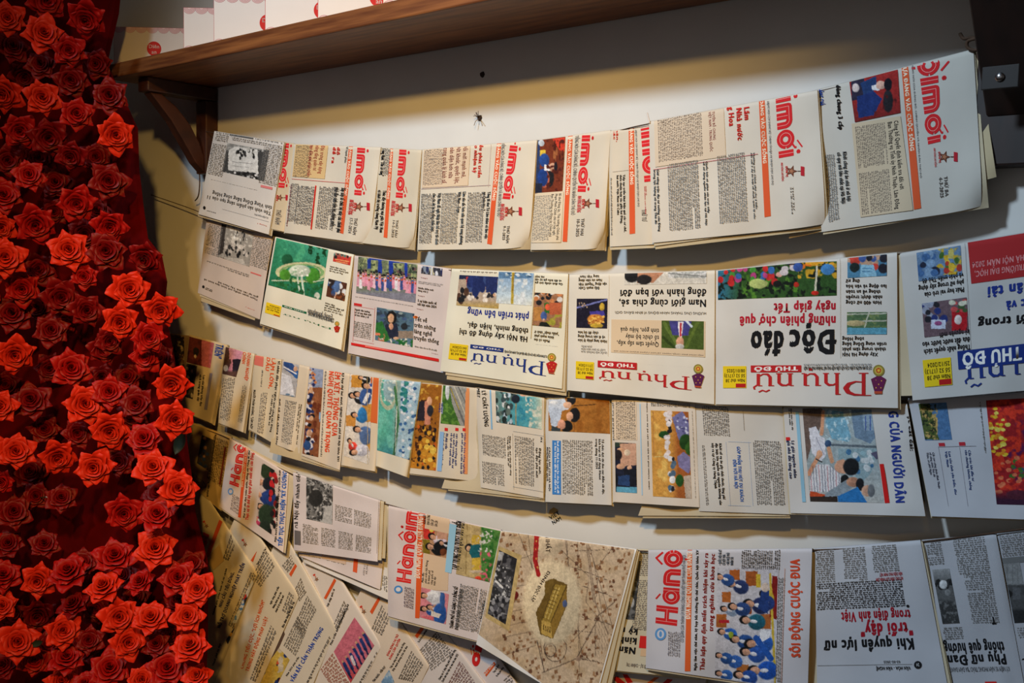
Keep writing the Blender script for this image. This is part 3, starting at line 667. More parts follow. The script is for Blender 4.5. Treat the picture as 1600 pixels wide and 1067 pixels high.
p.P((890,165,1060,530), [('bg',(.45,.18,.10)),('q',[(990,160),(1080,150),(1080,250),(1040,240)],(.80,.22,.14)),('d',(1000,180,1070,300),14,5,26,[(.30,.10,.06),(.62,.36,.20)]),('r',870,150,905,520,(.16,.22,.38)),('e',915,190,20,22,(.75,.78,.82)),('r',905,240,945,330,(.86,.72,.22)),('e',960,430,42,70,(.10,.10,.12)),('e',940,440,30,60,(.85,.42,.30)),('e',935,310,34,45,(.12,.26,.55)),('e',925,430,36,60,(.10,.22,.50)),('q',[(935,340),(990,345),(990,380),(935,385)],(.92,.92,.94)),('e',993,360,24,30,(.80,.62,.52)),('e',1015,355,12,32,(.10,.09,.12)),('r',870,470,920,540,(.12,.14,.22)),('n',30,.66,(.3,.1,.07),(950,150,1080,540))])
p.R((860,540,1050,880),(.86,.80,.70),'text_box'); p.T((980,545,1040,865),'d','Bí thư Đảng ủy, Thủ tướng Chính phủ|Phạm Minh Chính chủ trì hội nghị|Ban Thường vụ Đảng ủy Chính phủ',K,.012); p.B((865,560,965,870),'d',3.3); p.done()
p = Paper('narrow daily paper just left of the white tag on the top string', [(951,204),(1030,193),(1040,380),(953,385)], .052, (.84,.80,.73), z7, group=GROUP1, inner=[[(955,206),(1030,195),(1040,386),(953,390)]])
daily(p,(215,262,320,240,345,580,238,592),'imới',(150,280,180,277,186,868,155,872),'ĐẢNG VÀO CUỘC SỐNG',(.01,.54),None,(222,735,250,800),'THỨ TƯ',sub=(195,290,200,720));
p.T((62,290,95,360),'d','hân,|các',RD,.012); p.T((235,605,255,760),'d','ĐƠN VỊ|ANH HÙNG LAO ĐỘNG',(.82,.2,.2),.015); p.R((60,520,150,522),(.75,.7,.65)); p.T((80,545,140,860),'d','Tiếp tục triển khai hiệu quả các cơ chế,|thỏa thuận hợp tác giữa hai Đảng,|hai nước Việt Nam và Cuba',K,.014); p.B((48,560,62,880),'d',3.3); p.done()
p = Paper('large daily paper right of the white tag, tan box beside red headline', [(1014,189),(1277,140),(1291,352),(1019,379)], .062, (.85,.82,.77), z7, curl=.8, group=GROUP1, inner=[[(1016,191),(1279,141),(1294,347),(1022,384)],[(1018,195),(1280,145),(1292,357),(1024,389)]])
daily(p,(960,-4,1072,-30,1097,440,985,460),'ộimới',(873,122,905,117,940,772,905,778),'ĐẢNG VÀO CUỘC SỐNG',(.01,.55),(1055,522,34),(1045,610,1075,760),'THỨ TƯ|21-8-2024',sub=(930,130,945,600))
p.R((290,215,690,440),(.85,.78,.69),'text_box'); p.T((590,195,640,410),'d','TUYÊN BỐ CHUNG|VIỆT NAM - TRUNG QUỐC',(.55,.22,.20),.014); p.B((310,225,565,440),'d',3.6,(.42,.37,.34))
p.T((695,145,835,340),'d','ô Lâm|h Nhà nước|ng Hoa',RD,.014); p.R((285,470,870,473),(.82,.5,.5))
p.T((825,420,870,785),'d','Thường trực Chính phủ cho ý kiến|đối với 3 dự án luật về thuế, quản lý vốn',K,.014); p.T((560,470,605,820),'d','Quốc hội sẽ giám sát trực tiếp|về sử dụng nguồn nhân lực tại Hà Nội',K,.014); p.T((285,515,330,855),'d','Giữ vững trận địa tư tưởng của Đảng|trong lực lượng vũ trang Thủ đô',K,.014)
p.B((640,440,815,800),'d',3.7); p.B((365,485,550,840),'d',3.7); p.done()
p = Paper('last daily paper at the right end of the top string', [(1262,143),(1521,76),(1536,325),(1284,362)], .053, (.80,.78,.74), z8, curl=1, group=GROUP1, inner=[[(1300,135),(1523,77),(1545,324),(1286,366)],[(1482,86),(1527,78),(1557,276),(1500,292)],[(1240,150),(1300,135),(1330,352),(1233,372)]])
daily(p,(622,235,735,215,737,592,668,608),'ộimới',(555,270,583,264,638,866,608,872),'ỰA ĐẢNG VÀO CUỘC SỐNG',(.02,.6),(735,652,26),(708,738,755,818),'THỨ BA|4-3-2025',sub=(598,262,640,740))
p.P((338,335,540,283,552,468,362,508), [('bg',(.62,.14,.13)),('gy',400,520,(.42,.10,.10)),('q',[(345,330),(400,310),(410,400),(350,420)],(.16,.14,.22)),('q',[(385,345),(450,315),(455,370),(400,400)],(.12,.22,.42)),('q',[(370,400),(440,380),(475,410),(440,480),(375,490)],(.10,.18,.42)),('e',500,420,20,45,(.12,.11,.13)),('q',[(430,355),(470,345),(465,375),(435,375)],(.90,.88,.88)),('e',470,353,20,17,(.85,.66,.58)),('e',500,350,16,26,(.06,.05,.09)),('e',365,365,14,18,(.85,.78,.76)),('n',16,.68,(.3,.07,.08),(440,380,560,500))])
p.R((348,514,552,482,604,874,385,904),(.80,.73,.62),'text_box'); p.T((494,508,546,498,578,860,527,872),'d','Công bố Quyết định kiểm tra đối với|Ban Thường vụ Tỉnh ủy Ninh Thuận, Lâm Đồng',K,.014); p.B((362,528,488,508,520,878,392,896),'d',3.6,(.42,.38,.35),cols=2)
p.T((283,352,302,350,314,538,295,540),'d','dùng chung 3 cấp',K,.02); p.T((203,371,226,366,234,436,212,441),'d','HÀNG CHÁ',BLU,.03); p.T((283,634,330,628,350,842,303,848),'d','Khởi công dự án nhà ở xã hội|có quy mô lớn nhất tại Hà Nội',K,.016); p.B((236,645,276,640,300,915,252,925),'d',3.6); p.done()
# ---------------- row 2
def weekly(p, box, col, sub, badge, emb=None, ec=(.62,.14,.2), date='25/12/2024', small=None, tcol=None):
    """masthead of the weekly, upside down"""
    p.strokes(box, 'f', phunu(), col)
    p.R(sub, tcol or col, 'title_plate'); x0,y0,x1,y1 = sub; p.T((x0+(x1-x0)*.06,y0+(y1-y0)*.2,x1-(x1-x0)*.06,y1-(y1-y0)*.2),'f','THỦ ĐÔ',(.93,.92,.90),.02,name='masthead')
    x0,y0,x1,y1 = badge; w=x1-x0; h=y1-y0
    p.R(badge,(.90,.78,.12),'date_badge'); p.R((x0+w*.55,y0+h*.80,x0+w*.98,y0+h*.98),(.70,.12,.12)); p.T((x0+w*.05,y0+h*.1,x1-w*.05,y0+h*.78),'f','Năm thứ 38|Số 52 (1713)|'+date,(.2,.17,.08),.012,al='l')
    if small: p.T(small,'f','CƠ QUAN NGÔN LUẬN CỦA HỘI LIÊN HIỆP PHỤ NỮ THÀNH PHỐ HÀ NỘI',K,.025)
    if emb:
        cx,cy,r = emb; p.E(cx,cy,r,r,(.55,.50,.22)); p.E(cx,cy,r*.72,r*.72,(.75,.66,.30)); p.E(cx,cy,r*.45,r*.45,(.72,.20,.14)); p.star(cx,cy,r*.4,(.90,.75,.25),math.pi)
        p.Q([(cx-r*.35,cy+r*1.0),(cx+r*.45,cy+r*1.0),(cx+r*1.3,cy+r*1.5),(cx+r*.6,cy+r*3.6),(cx-r*.75,cy+r*3.6),(cx-r*1.35,cy+r*1.5)],ec)
        for a,b in ((-.5,1.7),(.5,1.8),(0,2.4),(-.45,3.0),(.4,3.0)): p.E(cx+a*r,cy+b*r,r*.1,r*.12,(.88,.68,.25),8)
        p.R((cx-r*.75,cy+r*3.6,cx+r*.6,cy+r*4.05),(.72,.30,.20))
p = Paper('grey upside down page at the left end of the second string', [(323,342),(426,367),(406,498.5),(309,457)], .046, (.80,.74,.70), b1, group=GROUP2, inner=[[(325,344),(428,368),(405,499),(312,462)],[(326,346),(428,368),(398,500),(314,470)]])
p.P((215,90,415,400), [('bg',(.62,.60,.57)),('q',[(200,80),(250,90),(225,300),(170,330)],(.22,.20,.19)),('n',22,.52,(.86,.84,.8),(250,100,460,260)),('d',(240,240,410,320),34,9,14,[(.1,.1,.1),(.9,.88,.85),(.2,.2,.2),(.8,.77,.74)]),('q',[(240,330),(370,345),(400,410),(215,340)],(.75,.73,.70)),('q',[(180,330),(230,335),(330,400),(200,360)],(.3,.28,.26)),('d',(300,110,400,240),30,4,10,[(.2,.2,.2),(.9,.9,.88)])])
p.B((115,85,195,335),'f',3.4); p.B((445,175,545,430),'f',3.4); p.R((425,435,500,470),(.82,.42,.40)); p.B((100,350,410,480),'f',3.5)
p.T((90,465,475,650),'f','Tham quan nhiều mô hình làm kinh tế|giỏi tại các tỉnh Tây Nam bộ',K,.006); p.T((95,545,145,585),'f','BẢN TIN|HÀ NỘI',K,.02); p.E(82,545,9,11,K); p.T((385,690,455,715),'f','Trang 1',RD,.01); p.done()
p = Paper('weekly paper with green fountain photo and green masthead, upside down on the second string', [(430,369),(553,397),(533,546),(406,505)], .048, (.88,.865,.80), b1, group=GROUP2)
p.P((612,190,935,640), [('bg',(.20,.58,.42)),('gx',600,850,(.24,.62,.50)),('gy',250,620,(.10,.42,.28)),('n',26,.5,(.05,.22,.10),(840,180,1010,480)),('n',40,.55,(.30,.70,.52),(620,190,830,360)),('e',690,350,40,40,(.10,.34,.22)),('ring',795,440,160,62,22,(.80,.80,.62)),('ring',795,440,150,55,8,(.50,.66,.42)),('n',20,.52,(.10,.36,.18),(590,470,960,600)),('e',675,460,38,40,(.28,.55,.16)),('e',875,465,50,55,(.26,.55,.16)),('e',780,430,75,42,(.78,.83,.76)),('d',(720,410,840,470),20,8,6,[(.93,.95,.9),(.6,.72,.6)]),('l',765,480,780,580,12,(.80,.86,.8)),('l',795,480,815,640,14,(.80,.87,.80)),('l',580,500,700,500,8,(.75,.80,.7)),('l',880,510,960,495,8,(.75,.8,.7)),('q',[(540,590),(640,600),(700,620),(800,640),(900,650),(950,700),(560,640)],(.88,.87,.80)),('d',(570,585,960,690),26,16,20,[(.88,.87,.80),(.12,.40,.24),(.80,.82,.76)]),('r',740,610,790,645,(.12,.30,.20)),('d',(600,520,950,600),25,12,8,[(.10,.30,.16),(.14,.45,.24)])])
p.P((1030,295,1145,390), [('bg',(.78,.22,.18)),('gy',340,300,(.55,.45,.40)),('d',(1020,280,1150,330),18,9,12,[(.15,.12,.12),(.85,.83,.8),(.3,.55,.5)]),('l',1040,345,1135,362,7,(.92,.65,.4)),('l',1045,362,1125,375,6,(.92,.65,.4))])
p.P((990,485,1105,650), [('bg',(.30,.16,.10)),('d',(990,490,1115,590),16,16,20,[(.85,.86,.88),(.2,.3,.5),(.15,.12,.12)]),('e',1048,545,22,40,(.30,.42,.62)),('l',1045,590,1035,625,9,(.85,.7,.6)),('n',20,.55,(.5,.25,.12),(980,590,1120,660))])
p.T((1000,390,1130,470),'f','Phụ nữ Thủ đô|quê hương xuân mới|Tự hào tiếp bước',K,.012,al='r'); p.T((965,655,1095,760),'f','Cần có cơ chế hỗ|trợ linh hoạt về|giá điện người dân|Việt Nam',K,.012,al='r')
weekly(p,(655,735,1020,860),(.04,.38,.25),(655,675,828,742),(540,655,635,765),(1050,812,17),(.66,.10,.10),'18/9/2024',small=(840,750,1030,775)); p.T((835,728,1020,742),'f','Email: baophunu',GR,0); p.done()
p = Paper('upright news page with dancers in pink and a craftswoman photo, second string', [(554,398.5),(705,419),(697,583),(544,551)], .047, (.83,.78,.77), b2, group=GROUP2)
PK=(.86,.62,.68)
ops=[('bg',(.42,.46,.36)),('n',30,.5,(.62,.66,.45),(100,90,530,240)),('n',16,.6,(.20,.26,.20),(100,90,530,240)),('gy',300,340,(.50,.50,.56)),('r',200,95,345,112,(.10,.20,.55)),('r',190,105,215,170,(.10,.20,.55)),('r',262,100,288,205,(.12,.22,.60)),('r',335,100,365,215,(.10,.20,.58)),('r',440,130,462,235,(.10,.20,.60)),('r',360,110,450,130,(.10,.20,.55)),('d',(115,165,525,235),30,9,9,[(.12,.12,.14),(.4,.3,.3)])]
rg=random.Random(4)
for i in range(22):
    x=125+i*18.5; y=205+i*1.6+rg.uniform(-12,18); c=rg.choice([(.88,.62,.70),(.90,.74,.80),(.22,.30,.55),(.88,.87,.90),(.86,.55,.65)])
    ops+=[('q',[(x-8,y),(x+8,y),(x+11,y+90),(x-10,y+85)],c),('e',x,y-10,6,8,SKIN),('e',x,y-15,7,6,(.08,.07,.08)),('e',x+2,y+18,6,7,(.75,.3,.15))]
p.P((130,85,515,400),ops)
p.P((555,150,695,222), [('bg',(.50,.55,.62)),('d',(550,150,700,225),26,8,26,[(.15,.18,.35),(.85,.86,.9),(.2,.2,.25),(.75,.72,.6)])])
p.P((255,430,495,700), [('bg',(.30,.42,.50)),('n',30,.5,(.18,.24,.30),(230,430,520,560)),('d',(230,440,520,560),14,14,8,[(.25,.34,.5),(.55,.62,.62),(.2,.28,.3)]),('e',355,500,32,44,(.07,.07,.08)),('e',350,505,20,30,(.82,.64,.50)),('q',[(310,545),(390,540),(415,640),(310,650)],(.12,.14,.22)),('e',350,560,14,22,(.82,.60,.48)),('q',[(240,540),(290,525),(345,650),(300,670),(235,590)],(.16,.42,.18)),('e',385,640,18,10,(.82,.65,.52)),('n',18,.5,(.85,.45,.32),(230,590,310,710)),('n',26,.48,(.10,.38,.16),(290,650,520,720)),('n',14,.58,(.88,.86,.8),(235,640,500,715)),('e',440,560,22,22,(.12,.14,.16)),('r',400,590,500,640,(.55,.48,.42))])
p.E(515,497,16,9,(.88,.45,.15)); p.T((510,485,672,685),'h','Tết về|trên những|làng nghề|truyền thống',K,.008,al='l')
p.R((100,400,152,425),(.78,.16,.16)); p.FR((98,430,235,665),(.80,.45,.45),2); p.T((105,435,215,510),'h','Người dân hưởng|cơ sở quy định mới|về bảo hiểm y tế',K,.012); p.B((100,520,215,650),'h',3.4)
p.T((535,250,700,295),'h','BAN HÀNH QUY CHẾ THI TỐT|NGHIỆP THPT TỪ NĂM 2025',GR,0); p.T((532,290,635,340),'h','Nhiều điểm mới|đáng chú ý',K,.014); p.T((530,372,655,440),'h','5 sự kiện quốc tế|nổi bật năm 2024',K,.014); p.T((108,362,500,405),'h','Màn đồng diễn áo dài quy mô lớn tại phố đi bộ trong ngày hội văn hóa Hà Nội||',K,.0)
for x,y in ((550,226),(530,347),(522,437),(622,737)): p.T((x,y,x+45,y+12),'h','Trang 5',(.6,.2,.2),.02)

p.R((80,668,672,778,672,798,80,685),(.80,.14,.13),'colour_bar'); p.Q([(175,688),(540,757),(540,765),(175,696)],(.90,.50,.45)); p.B((505,685,660,728),'h',3.4); p.done()
p = Paper('weekly paper with navy masthead and blue headline upside down, second string', [(706,419),(888,427),(878,607),(688,579)], .056, (.885,.87,.80), b2, group=GROUP2, inner=[[(708,421),(889,428),(883,612),(696,585)],[(709,422),(890,430),(885,618),(698,592)]])
p.P((812,212,1075,440), [('bg',(.70,.62,.55)),('gy',380,430,(.72,.60,.32)),('r',800,205,1090,240,(.12,.15,.28)),('r',860,225,920,290,(.75,.22,.20)),('d',(830,220,1060,330),26,22,40,[(.12,.18,.42),(.10,.15,.36),(.2,.28,.5)]),('r',990,225,1070,330,(.12,.17,.38)),('d',(815,340,1060,385),22,10,12,[(.88,.84,.80),(.8,.62,.5),(.15,.14,.16)]),('d',(800,300,860,390),8,14,22,[(.1,.1,.12),(.3,.2,.15)])])
p.P((1078,190,1300,420), [('bg',(.72,.80,.86)),('gy',330,230,(.55,.68,.82)),('gy',340,420,(.86,.87,.84)),('r',1078,185,1300,235,(.35,.50,.66)),('d',(1080,190,1300,230),26,12,6,[(.2,.35,.5),(.8,.85,.9),(.6,.7,.75)]),('l',1175,195,1168,400,18,(.72,.62,.22)),('l',1178,200,1172,330,7,(.55,.42,.12)),('n',50,.6,(.85,.88,.9),(1078,240,1300,420))])
p.B((815,180,1065,205),'f',3.4); p.T((868,440,1280,525),'f','phát triển bền vững',(.12,.20,.55),.012,name='headline'); p.T((818,520,1272,675),'f','Hà Nội xây dựng đô thị|thông minh, hiện đại,',K,.012)
p.P((1320,330,1500,570), [('bg',(.60,.42,.30)),('n',30,.5,(.62,.60,.20),(1310,480,1510,590)),('d',(1320,330,1500,400),18,16,14,[(.1,.1,.12),(.86,.84,.82),(.8,.5,.3)]),('r',1385,400,1430,470,(.16,.42,.16)),('e',1408,430,18,22,(.86,.35,.22)),('r',1420,400,1500,480,(.72,.36,.22)),('r',1315,430,1370,520,(.72,.50,.25)),('e',1382,490,20,30,(.25,.35,.60)),('e',1382,515,9,9,SKIN),('q',[(1360,530),(1400,530),(1440,575),(1340,575)],(.10,.12,.10))])
p.T((1325,212,1510,285),'f','Gia đình nhiếp ảnh gia|và đất biểu giá kỷ vật|Hà Nội',K,.012,al='r'); p.T((1320,582,1480,680),'f','Muốn có thu|khỏe mạnh phải|"phẫu thuật" khỏi ở',K,.012,al='r'); p.T((1325,680,1475,695),'f','SỐNG VÀ THÚ TỪ LÀM',GR,0)
weekly(p,(885,735,1395,895),(.12,.20,.48),(887,680,1108,735),(748,672,860,795),(1435,768,28),(.70,.14,.13),'04/12/2024',small=(1115,735,1405,755)); p.R((1305,215,1310,640),(.8,.78,.7)); p.done()
p = Paper('weekly paper with red masthead and tan box showing a suited man', [(889.5,428),(1117,421.7),(1116,631),(886,609)], .058, (.875,.85,.80), b3, group=GROUP2)
p.P((435,130,960,215), [('bg',(.86,.84,.80)),('e',480,165,46,42,(.10,.10,.11)),('q',[(520,130),(700,130),(620,210),(515,212)],(.72,.50,.38)),('e',560,190,46,30,(.12,.11,.12)),('r',715,130,960,180,(.66,.67,.66)),('n',12,.55,(.84,.84,.84),(715,130,960,180)),('l',715,150,960,170,4,(.4,.4,.4)),('r',750,185,960,215,(.84,.82,.78))])
p.T((398,245,960,375),'f','Nam giới cùng chia sẻ,|đồng hành với bạn đời',K,.012); p.T((370,392,958,415),'f','HƯỞNG ỨNG THÁNG HÀNH ĐỘNG VÌ BÌNH ĐẲNG GIỚI:',(.3,.3,.3),0)
p.R((350,445,950,688),(.84,.75,.63),'text_box'); p.P((672,452,942,640), [('bg',(.26,.34,.12)),('l',690,470,780,620,22,(.36,.45,.18)),('l',900,470,830,620,20,(.34,.42,.15)),('l',680,560,760,630,18,(.18,.25,.08)),('q',[(720,455),(865,455),(840,550),(740,545)],(.25,.24,.52)),('q',[(775,460),(812,460),(800,560),(785,560)],(.90,.88,.92)),('l',795,470,793,550,11,(.72,.14,.18)),('e',790,590,24,32,(.84,.62,.50)),('e',788,620,28,18,(.75,.74,.72)),('l',830,455,865,490,14,(.8,.85,.9))])
p.T((385,490,655,630),'f','Quyết tâm sắp xếp,|tổ chức bộ máy|tinh gọn, hiệu quả',K,.008); p.T((365,650,940,672),'f','HỘI NGHỊ BAN CHẤP HÀNH TRUNG ƯƠNG ĐẢNG KHÓA XIII',(.35,.3,.28),0)
p.P((128,312,322,503), [('bg',(.10,.09,.16)),('l',130,370,320,318,10,(.45,.48,.75)),('e',290,365,16,24,(.80,.66,.22)),('q',[(210,395),(300,390),(310,420),(215,425)],(.26,.22,.60)),('e',250,445,52,32,(.78,.50,.20)),('e',255,485,40,14,(.75,.62,.20)),('d',(200,420,300,475),18,8,6,[(.95,.75,.35),(.6,.3,.1)]),('d',(135,340,210,385),12,4,6,[(.7,.6,.5),(.3,.3,.4)])])
p.T((140,160,320,255),'f','Đẩy mạnh Cuộc|vận động "Người Việt|Nam ưu tiên dùng|hàng Việt Nam"',K,.012,al='r'); p.T((135,515,322,600),'f','Hành lang pháp lý bảo|vệ di sản trong dòng|chảy đô thị hóa',K,.012,al='r'); p.T((155,608,322,668),'f','QUỐC HỘI THÔNG QUA|LUẬT DI SẢN VĂN HÓA|(SỬA ĐỔI):',GR,0,al='r'); p.R((330,160,332,680),(.8,.78,.74))
weekly(p,(262,770,862,898),(.72,.13,.15),(262,708,513,768),(122,712,236,832),(906,762,30),(.36,.13,.30),'27/11/2024',small=(525,730,870,752)); p.done()
p = Paper('weekly paper with huge black headline under a long flower market photo', [(1118.6,421.7),(1401.5,393.6),(1403,637),(1118,631)], .060, (.84,.825,.80), b4, group=GROUP2, lv=-.005)
fl=[(.85,.30,.20),(.90,.72,.20),(.25,.50,.75),(.86,.84,.80),(.10,.30,.10),(.80,.30,.55)]
p.P((-385,229,275,205,275,395,-385,419), [('bg',(.16,.30,.12)),('gx',-250,-385,(.18,.45,.62)),('n',30,.45,(.80,.62,.15),(60,150,280,300)),('n',26,.5,(.30,.50,.15),(-250,200,60,420)),('n',22,.52,(.05,.09,.06),(-385,200,275,420)),('d',(-385,240,-60,330),24,15,17,[(.75,.15,.15),(.20,.40,.68),(.72,.25,.50),(.25,.55,.2)]),('d',(-60,190,40,280),10,20,14,[(.88,.66,.60),(.80,.76,.78),(.1,.1,.12)]),('d',(60,180,275,250),18,20,12,[(.88,.62,.15),(.9,.45,.1),(.15,.15,.1)]),('e',225,250,38,30,(.25,.50,.75)),('e',60,238,26,24,(.20,.32,.62)),('l',165,235,155,385,11,(.82,.80,.72)),('e',-55,330,24,18,(.08,.08,.08)),('e',50,335,14,14,(.7,.15,.1)),('e',-160,330,50,26,(.70,.76,.45)),('e',155,382,20,12,(.75,.14,.1))])
p.T((8,590,272,725),'f','Độc',K,.04,name='headline')
p.T((-206,597,-14,735),'f','đáo',K,.04,name='headline'); p.T((-266,513,272,568),'f','những phiên chợ quê',(.72,.12,.20),.018,name='headline'); p.T((-75,440,272,492),'f','ngày giáp Tết',(.72,.12,.20),.018,name='headline')
p.P((335,175,553,165,553,285,335,298), [('bg',(.30,.52,.66)),('d',(340,165,550,250),16,22,22,[(.12,.12,.16),(.80,.25,.2),(.75,.6,.5),(.25,.35,.6)]),('q',[(410,225),(480,225),(500,295),(405,295)],(.55,.75,.85)),('l',420,245,470,245,5,(.3,.5,.65)),('l',420,262,470,262,5,(.3,.5,.65)),('e',375,240,26,26,(.10,.14,.14))])
p.P((332,488,553,612), [('bg',(.30,.42,.28)),('r',332,575,560,615,(.35,.62,.72)),('n',24,.5,(.45,.52,.32),(330,488,560,570)),('l',335,500,555,495,7,(.75,.76,.7)),('l',335,540,555,535,8,(.72,.72,.66)),('l',455,490,430,570,7,(.78,.78,.72)),('e',380,550,50,16,(.72,.66,.48))])
p.T((325,300,552,450),'f','Hơn 400 nữ công|nhân được truyền|thông về an toàn|lao động và văn hóa|ứng xử',K,.012,al='r'); p.T((305,622,552,738),'f','Xây dựng Hà Nội|thành trung tâm phát|triển vùng Đồng bằng|sông Hồng',K,.012,al='r')
weekly(p,(-200,828,465,955),(.74,.14,.15),(-203,784,78,822),(-357,788,-228,909),(508,812,32),(.40,.13,.30),'08/01/2025',small=(92,790,470,808)); p.T((90,776,470,786),'f','website: baophunuthudo',GR,0); p.R((292,180,294,740),(.75,.74,.72)); p.done()
p = Paper('weekly paper with navy masthead and red banner at the right end of second string', [(1406,395),(1650,354),(1655,605),(1426,625)], .060, (.78,.77,.755), b4, group=GROUP2, inner=[[(1404,396),(1480,385),(1490,616),(1408,618)]])
p.R((1002,92,1500,20,1500,265,1023,330),(.66,.17,.18),'red_banner')
p.T(sk(1040,262,1400,295,-.15),'f','CÁC TRƯỜNG ĐẠI HỌC,',(.84,.55,.55),.014,name='banner_lettering'); p.T(sk(1028,212,1400,244,-.15),'f','PHỐ HÀ NỘI NĂM 2024',(.84,.55,.55),.014,name='banner_lettering')
p.T(sk(1110,350,1400,412,-.13),'f','nhân tài',(.14,.22,.55),.02,name='headline'); p.T(sk(1215,428,1400,482,-.12),'f','đức và',(.14,.22,.55),.02,name='headline'); p.T(sk(1060,530,1400,582,-.11),'f','mới trong',K,.02,name='headline')
p.P((718,158,972,280), [('bg',(.40,.52,.66)),('n',26,.5,(.82,.66,.16),(830,130,980,280)),('d',(720,150,840,290),12,22,20,[(.12,.14,.22),(.5,.62,.75),(.25,.4,.6)]),('d',(850,150,970,260),14,14,18,[(.25,.40,.15),(.85,.70,.2),(.7,.2,.15)]),('r',895,140,925,190,(.80,.74,.4))])
p.P((748,440,1008,598), [('bg',(.42,.33,.36)),('d',(745,430,880,530),16,18,18,[(.15,.2,.45),(.12,.12,.15),(.6,.62,.7)]),('r',915,470,1000,590,(.72,.10,.14)),('e',950,530,20,26,(.88,.82,.80)),('d',(900,420,1000,490),12,16,12,[(.85,.84,.75),(.25,.35,.2),(.8,.3,.3)]),('r',800,530,880,580,(.80,.82,.90)),('e',840,550,20,12,(.6,.3,.5))])
p.T((725,300,985,380),'f','Phát huy vai trò của|phụ nữ trong xây dựng|và phát triển Thủ đô',K,.012,al='l'); p.T((745,608,1020,700),'f','Thống nhất quyết sách|đưa đất nước bước vào|kỷ nguyên mới',K,.012,al='l')
weekly(p,(970,770,1640,880),(.12,.20,.48),(945,705,1330,768),(752,755,918,890),None,date='25/12/2024'); p.R((1003,100,1005,700),(.7,.69,.68)); p.done()
# ---------------- row 3
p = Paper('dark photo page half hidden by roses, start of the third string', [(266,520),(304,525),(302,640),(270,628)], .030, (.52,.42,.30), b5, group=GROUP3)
p.P((50,60,130,420), [('bg',(.20,.12,.08)),('n',24,.5,(.45,.30,.16)),('e',110,140,30,60,(.10,.07,.06)),('n',14,.6,(.62,.52,.35))]); p.done()
p = Paper('yellowed paper with red and pink curtain photo, left on the third string', [(296,522),(355,538),(331,661),(283,641)], .036, (.82,.74,.60), b5, group=GROUP3)
p.P((165,70,345,118,318,300,140,255), [('bg',(.42,.16,.14)),('r',255,60,360,310,(.74,.38,.44)),('l',252,90,240,290,6,(.3,.08,.08)),('e',215,180,20,30,(.12,.10,.10)),('e',210,215,9,12,(.85,.72,.6)),('n',30,.6,(.3,.1,.1),(140,60,250,300))]); p.T((362,120,398,235),'d','TRIỂN"',(.16,.30,.62),.025)
p.P((140,262,222,285,190,525,110,500), [('bg',(.32,.28,.22)),('n',16,.5,(.12,.12,.12)),('d',(140,270,215,520),14,9,13,[(.8,.72,.6),(.1,.1,.12)])]); p.R((313,335,333,338,295,603,272,600),(.55,.52,.62)); p.T((238,345,285,350,260,578,213,572),'d','Lan tỏa phong trào đọc|sách trong quân đội',K,.02); p.done()
p = Paper('cream paper with grey and pink curtain photo and orange NGHIỆP lettering, third string', [(350,540),(398,552),(380,675),(341,660)], .042, (.84,.79,.70), b5, group=GROUP3)
p.P((430,145,556,180,505,365,405,340), [('bg',(.84,.55,.66)),('r',480,230,560,400,(.12,.10,.16)),('q',[(410,150),(460,140),(470,260),(430,350),(405,340)],(.32,.22,.22)),('gy',310,330,(.35,.24,.22)),('e',430,300,16,22,(.82,.80,.80)),('r',455,150,560,235,(.83,.58,.68))]); p.T((550,180,618,190,592,392,528,385),'d','DOANH NGHIỆP|CHÍNH',ORG,.02); p.B((410,365,500,372,458,690,372,670),'d',3.4); p.B((552,420,585,425,548,700,515,695),'d',3.4); p.done()
p = Paper('cream paper with small red stamp and orange words LÀM LỚN, third string', [(397,553),(440,561),(430,694),(389,670)], .038, (.83,.78,.68), b5, group=GROUP3)
p.R((640,205,700,290),(.84,.45,.40),'red_banner'); p.T((722,215,796,225,770,450,696,445),'d','LÀM LỚN,|ĐẦU',ORG,.02); p.T((808,245,826,248,800,500,782,498),'d','Vì nhân dân phục vụ',K,.02); p.B((685,475,735,478,700,780,655,770),'d',3.4); p.T((762,490,798,495,765,765,730,760),'d','Đổi mới công tác Đảng|vì cuộc sống ấm no',K,.02); p.T((632,455,648,457,622,742,606,740),'d','NGƯỜI PHẢN KHÁNG, "LÀM MỚI"',K,.02); p.B((690,312,702,314,692,440,680,438),'d',3.4); p.done()
p = Paper('cream paper with photo of people in blue and white clapping, third string', [(441,562),(484,572.5),(468,708),(430,694)], .043, (.84,.79,.71), b5, group=GROUP3)
p.P((845,250,962,275,935,512,822,490), [('bg',(.66,.66,.68)),('q',[(850,250),(900,250),(960,330),(930,360),(850,300)],(.16,.28,.52)),('q',[(830,330),(900,360),(930,500),(825,490)],(.85,.86,.90)),('e',945,350,20,26,(.16,.35,.62)),('e',960,430,16,30,(.18,.36,.60)),('e',935,305,14,18,(.8,.62,.5)),('d',(830,480,930,520),8,14,8,[(.4,.5,.6),(.2,.25,.35)]),('l',850,290,940,340,10,(.9,.9,.92))]); p.B((862,530,945,545,905,865,828,840),'d',3.4); p.T((958,558,984,562,950,855,925,850),'d','Mừng Xuân lan tỏa các mùa vui|trên khắp cả nước ta',K,.02); p.T((818,520,832,522,805,860,793,858),'d','nơi có các chung lòng',K,.02); p.done()
p = Paper('third string paper with crowded hall photo and orange vertical headlines', [(483,572.5),(547,583),(531,734),(471,711)], .048, (.84,.79,.72), b5, group=GROUP3, inner=[[(484,574),(549,584),(531,736),(470,716)],[(442,572),(548,584),(531,737),(421,706)]])
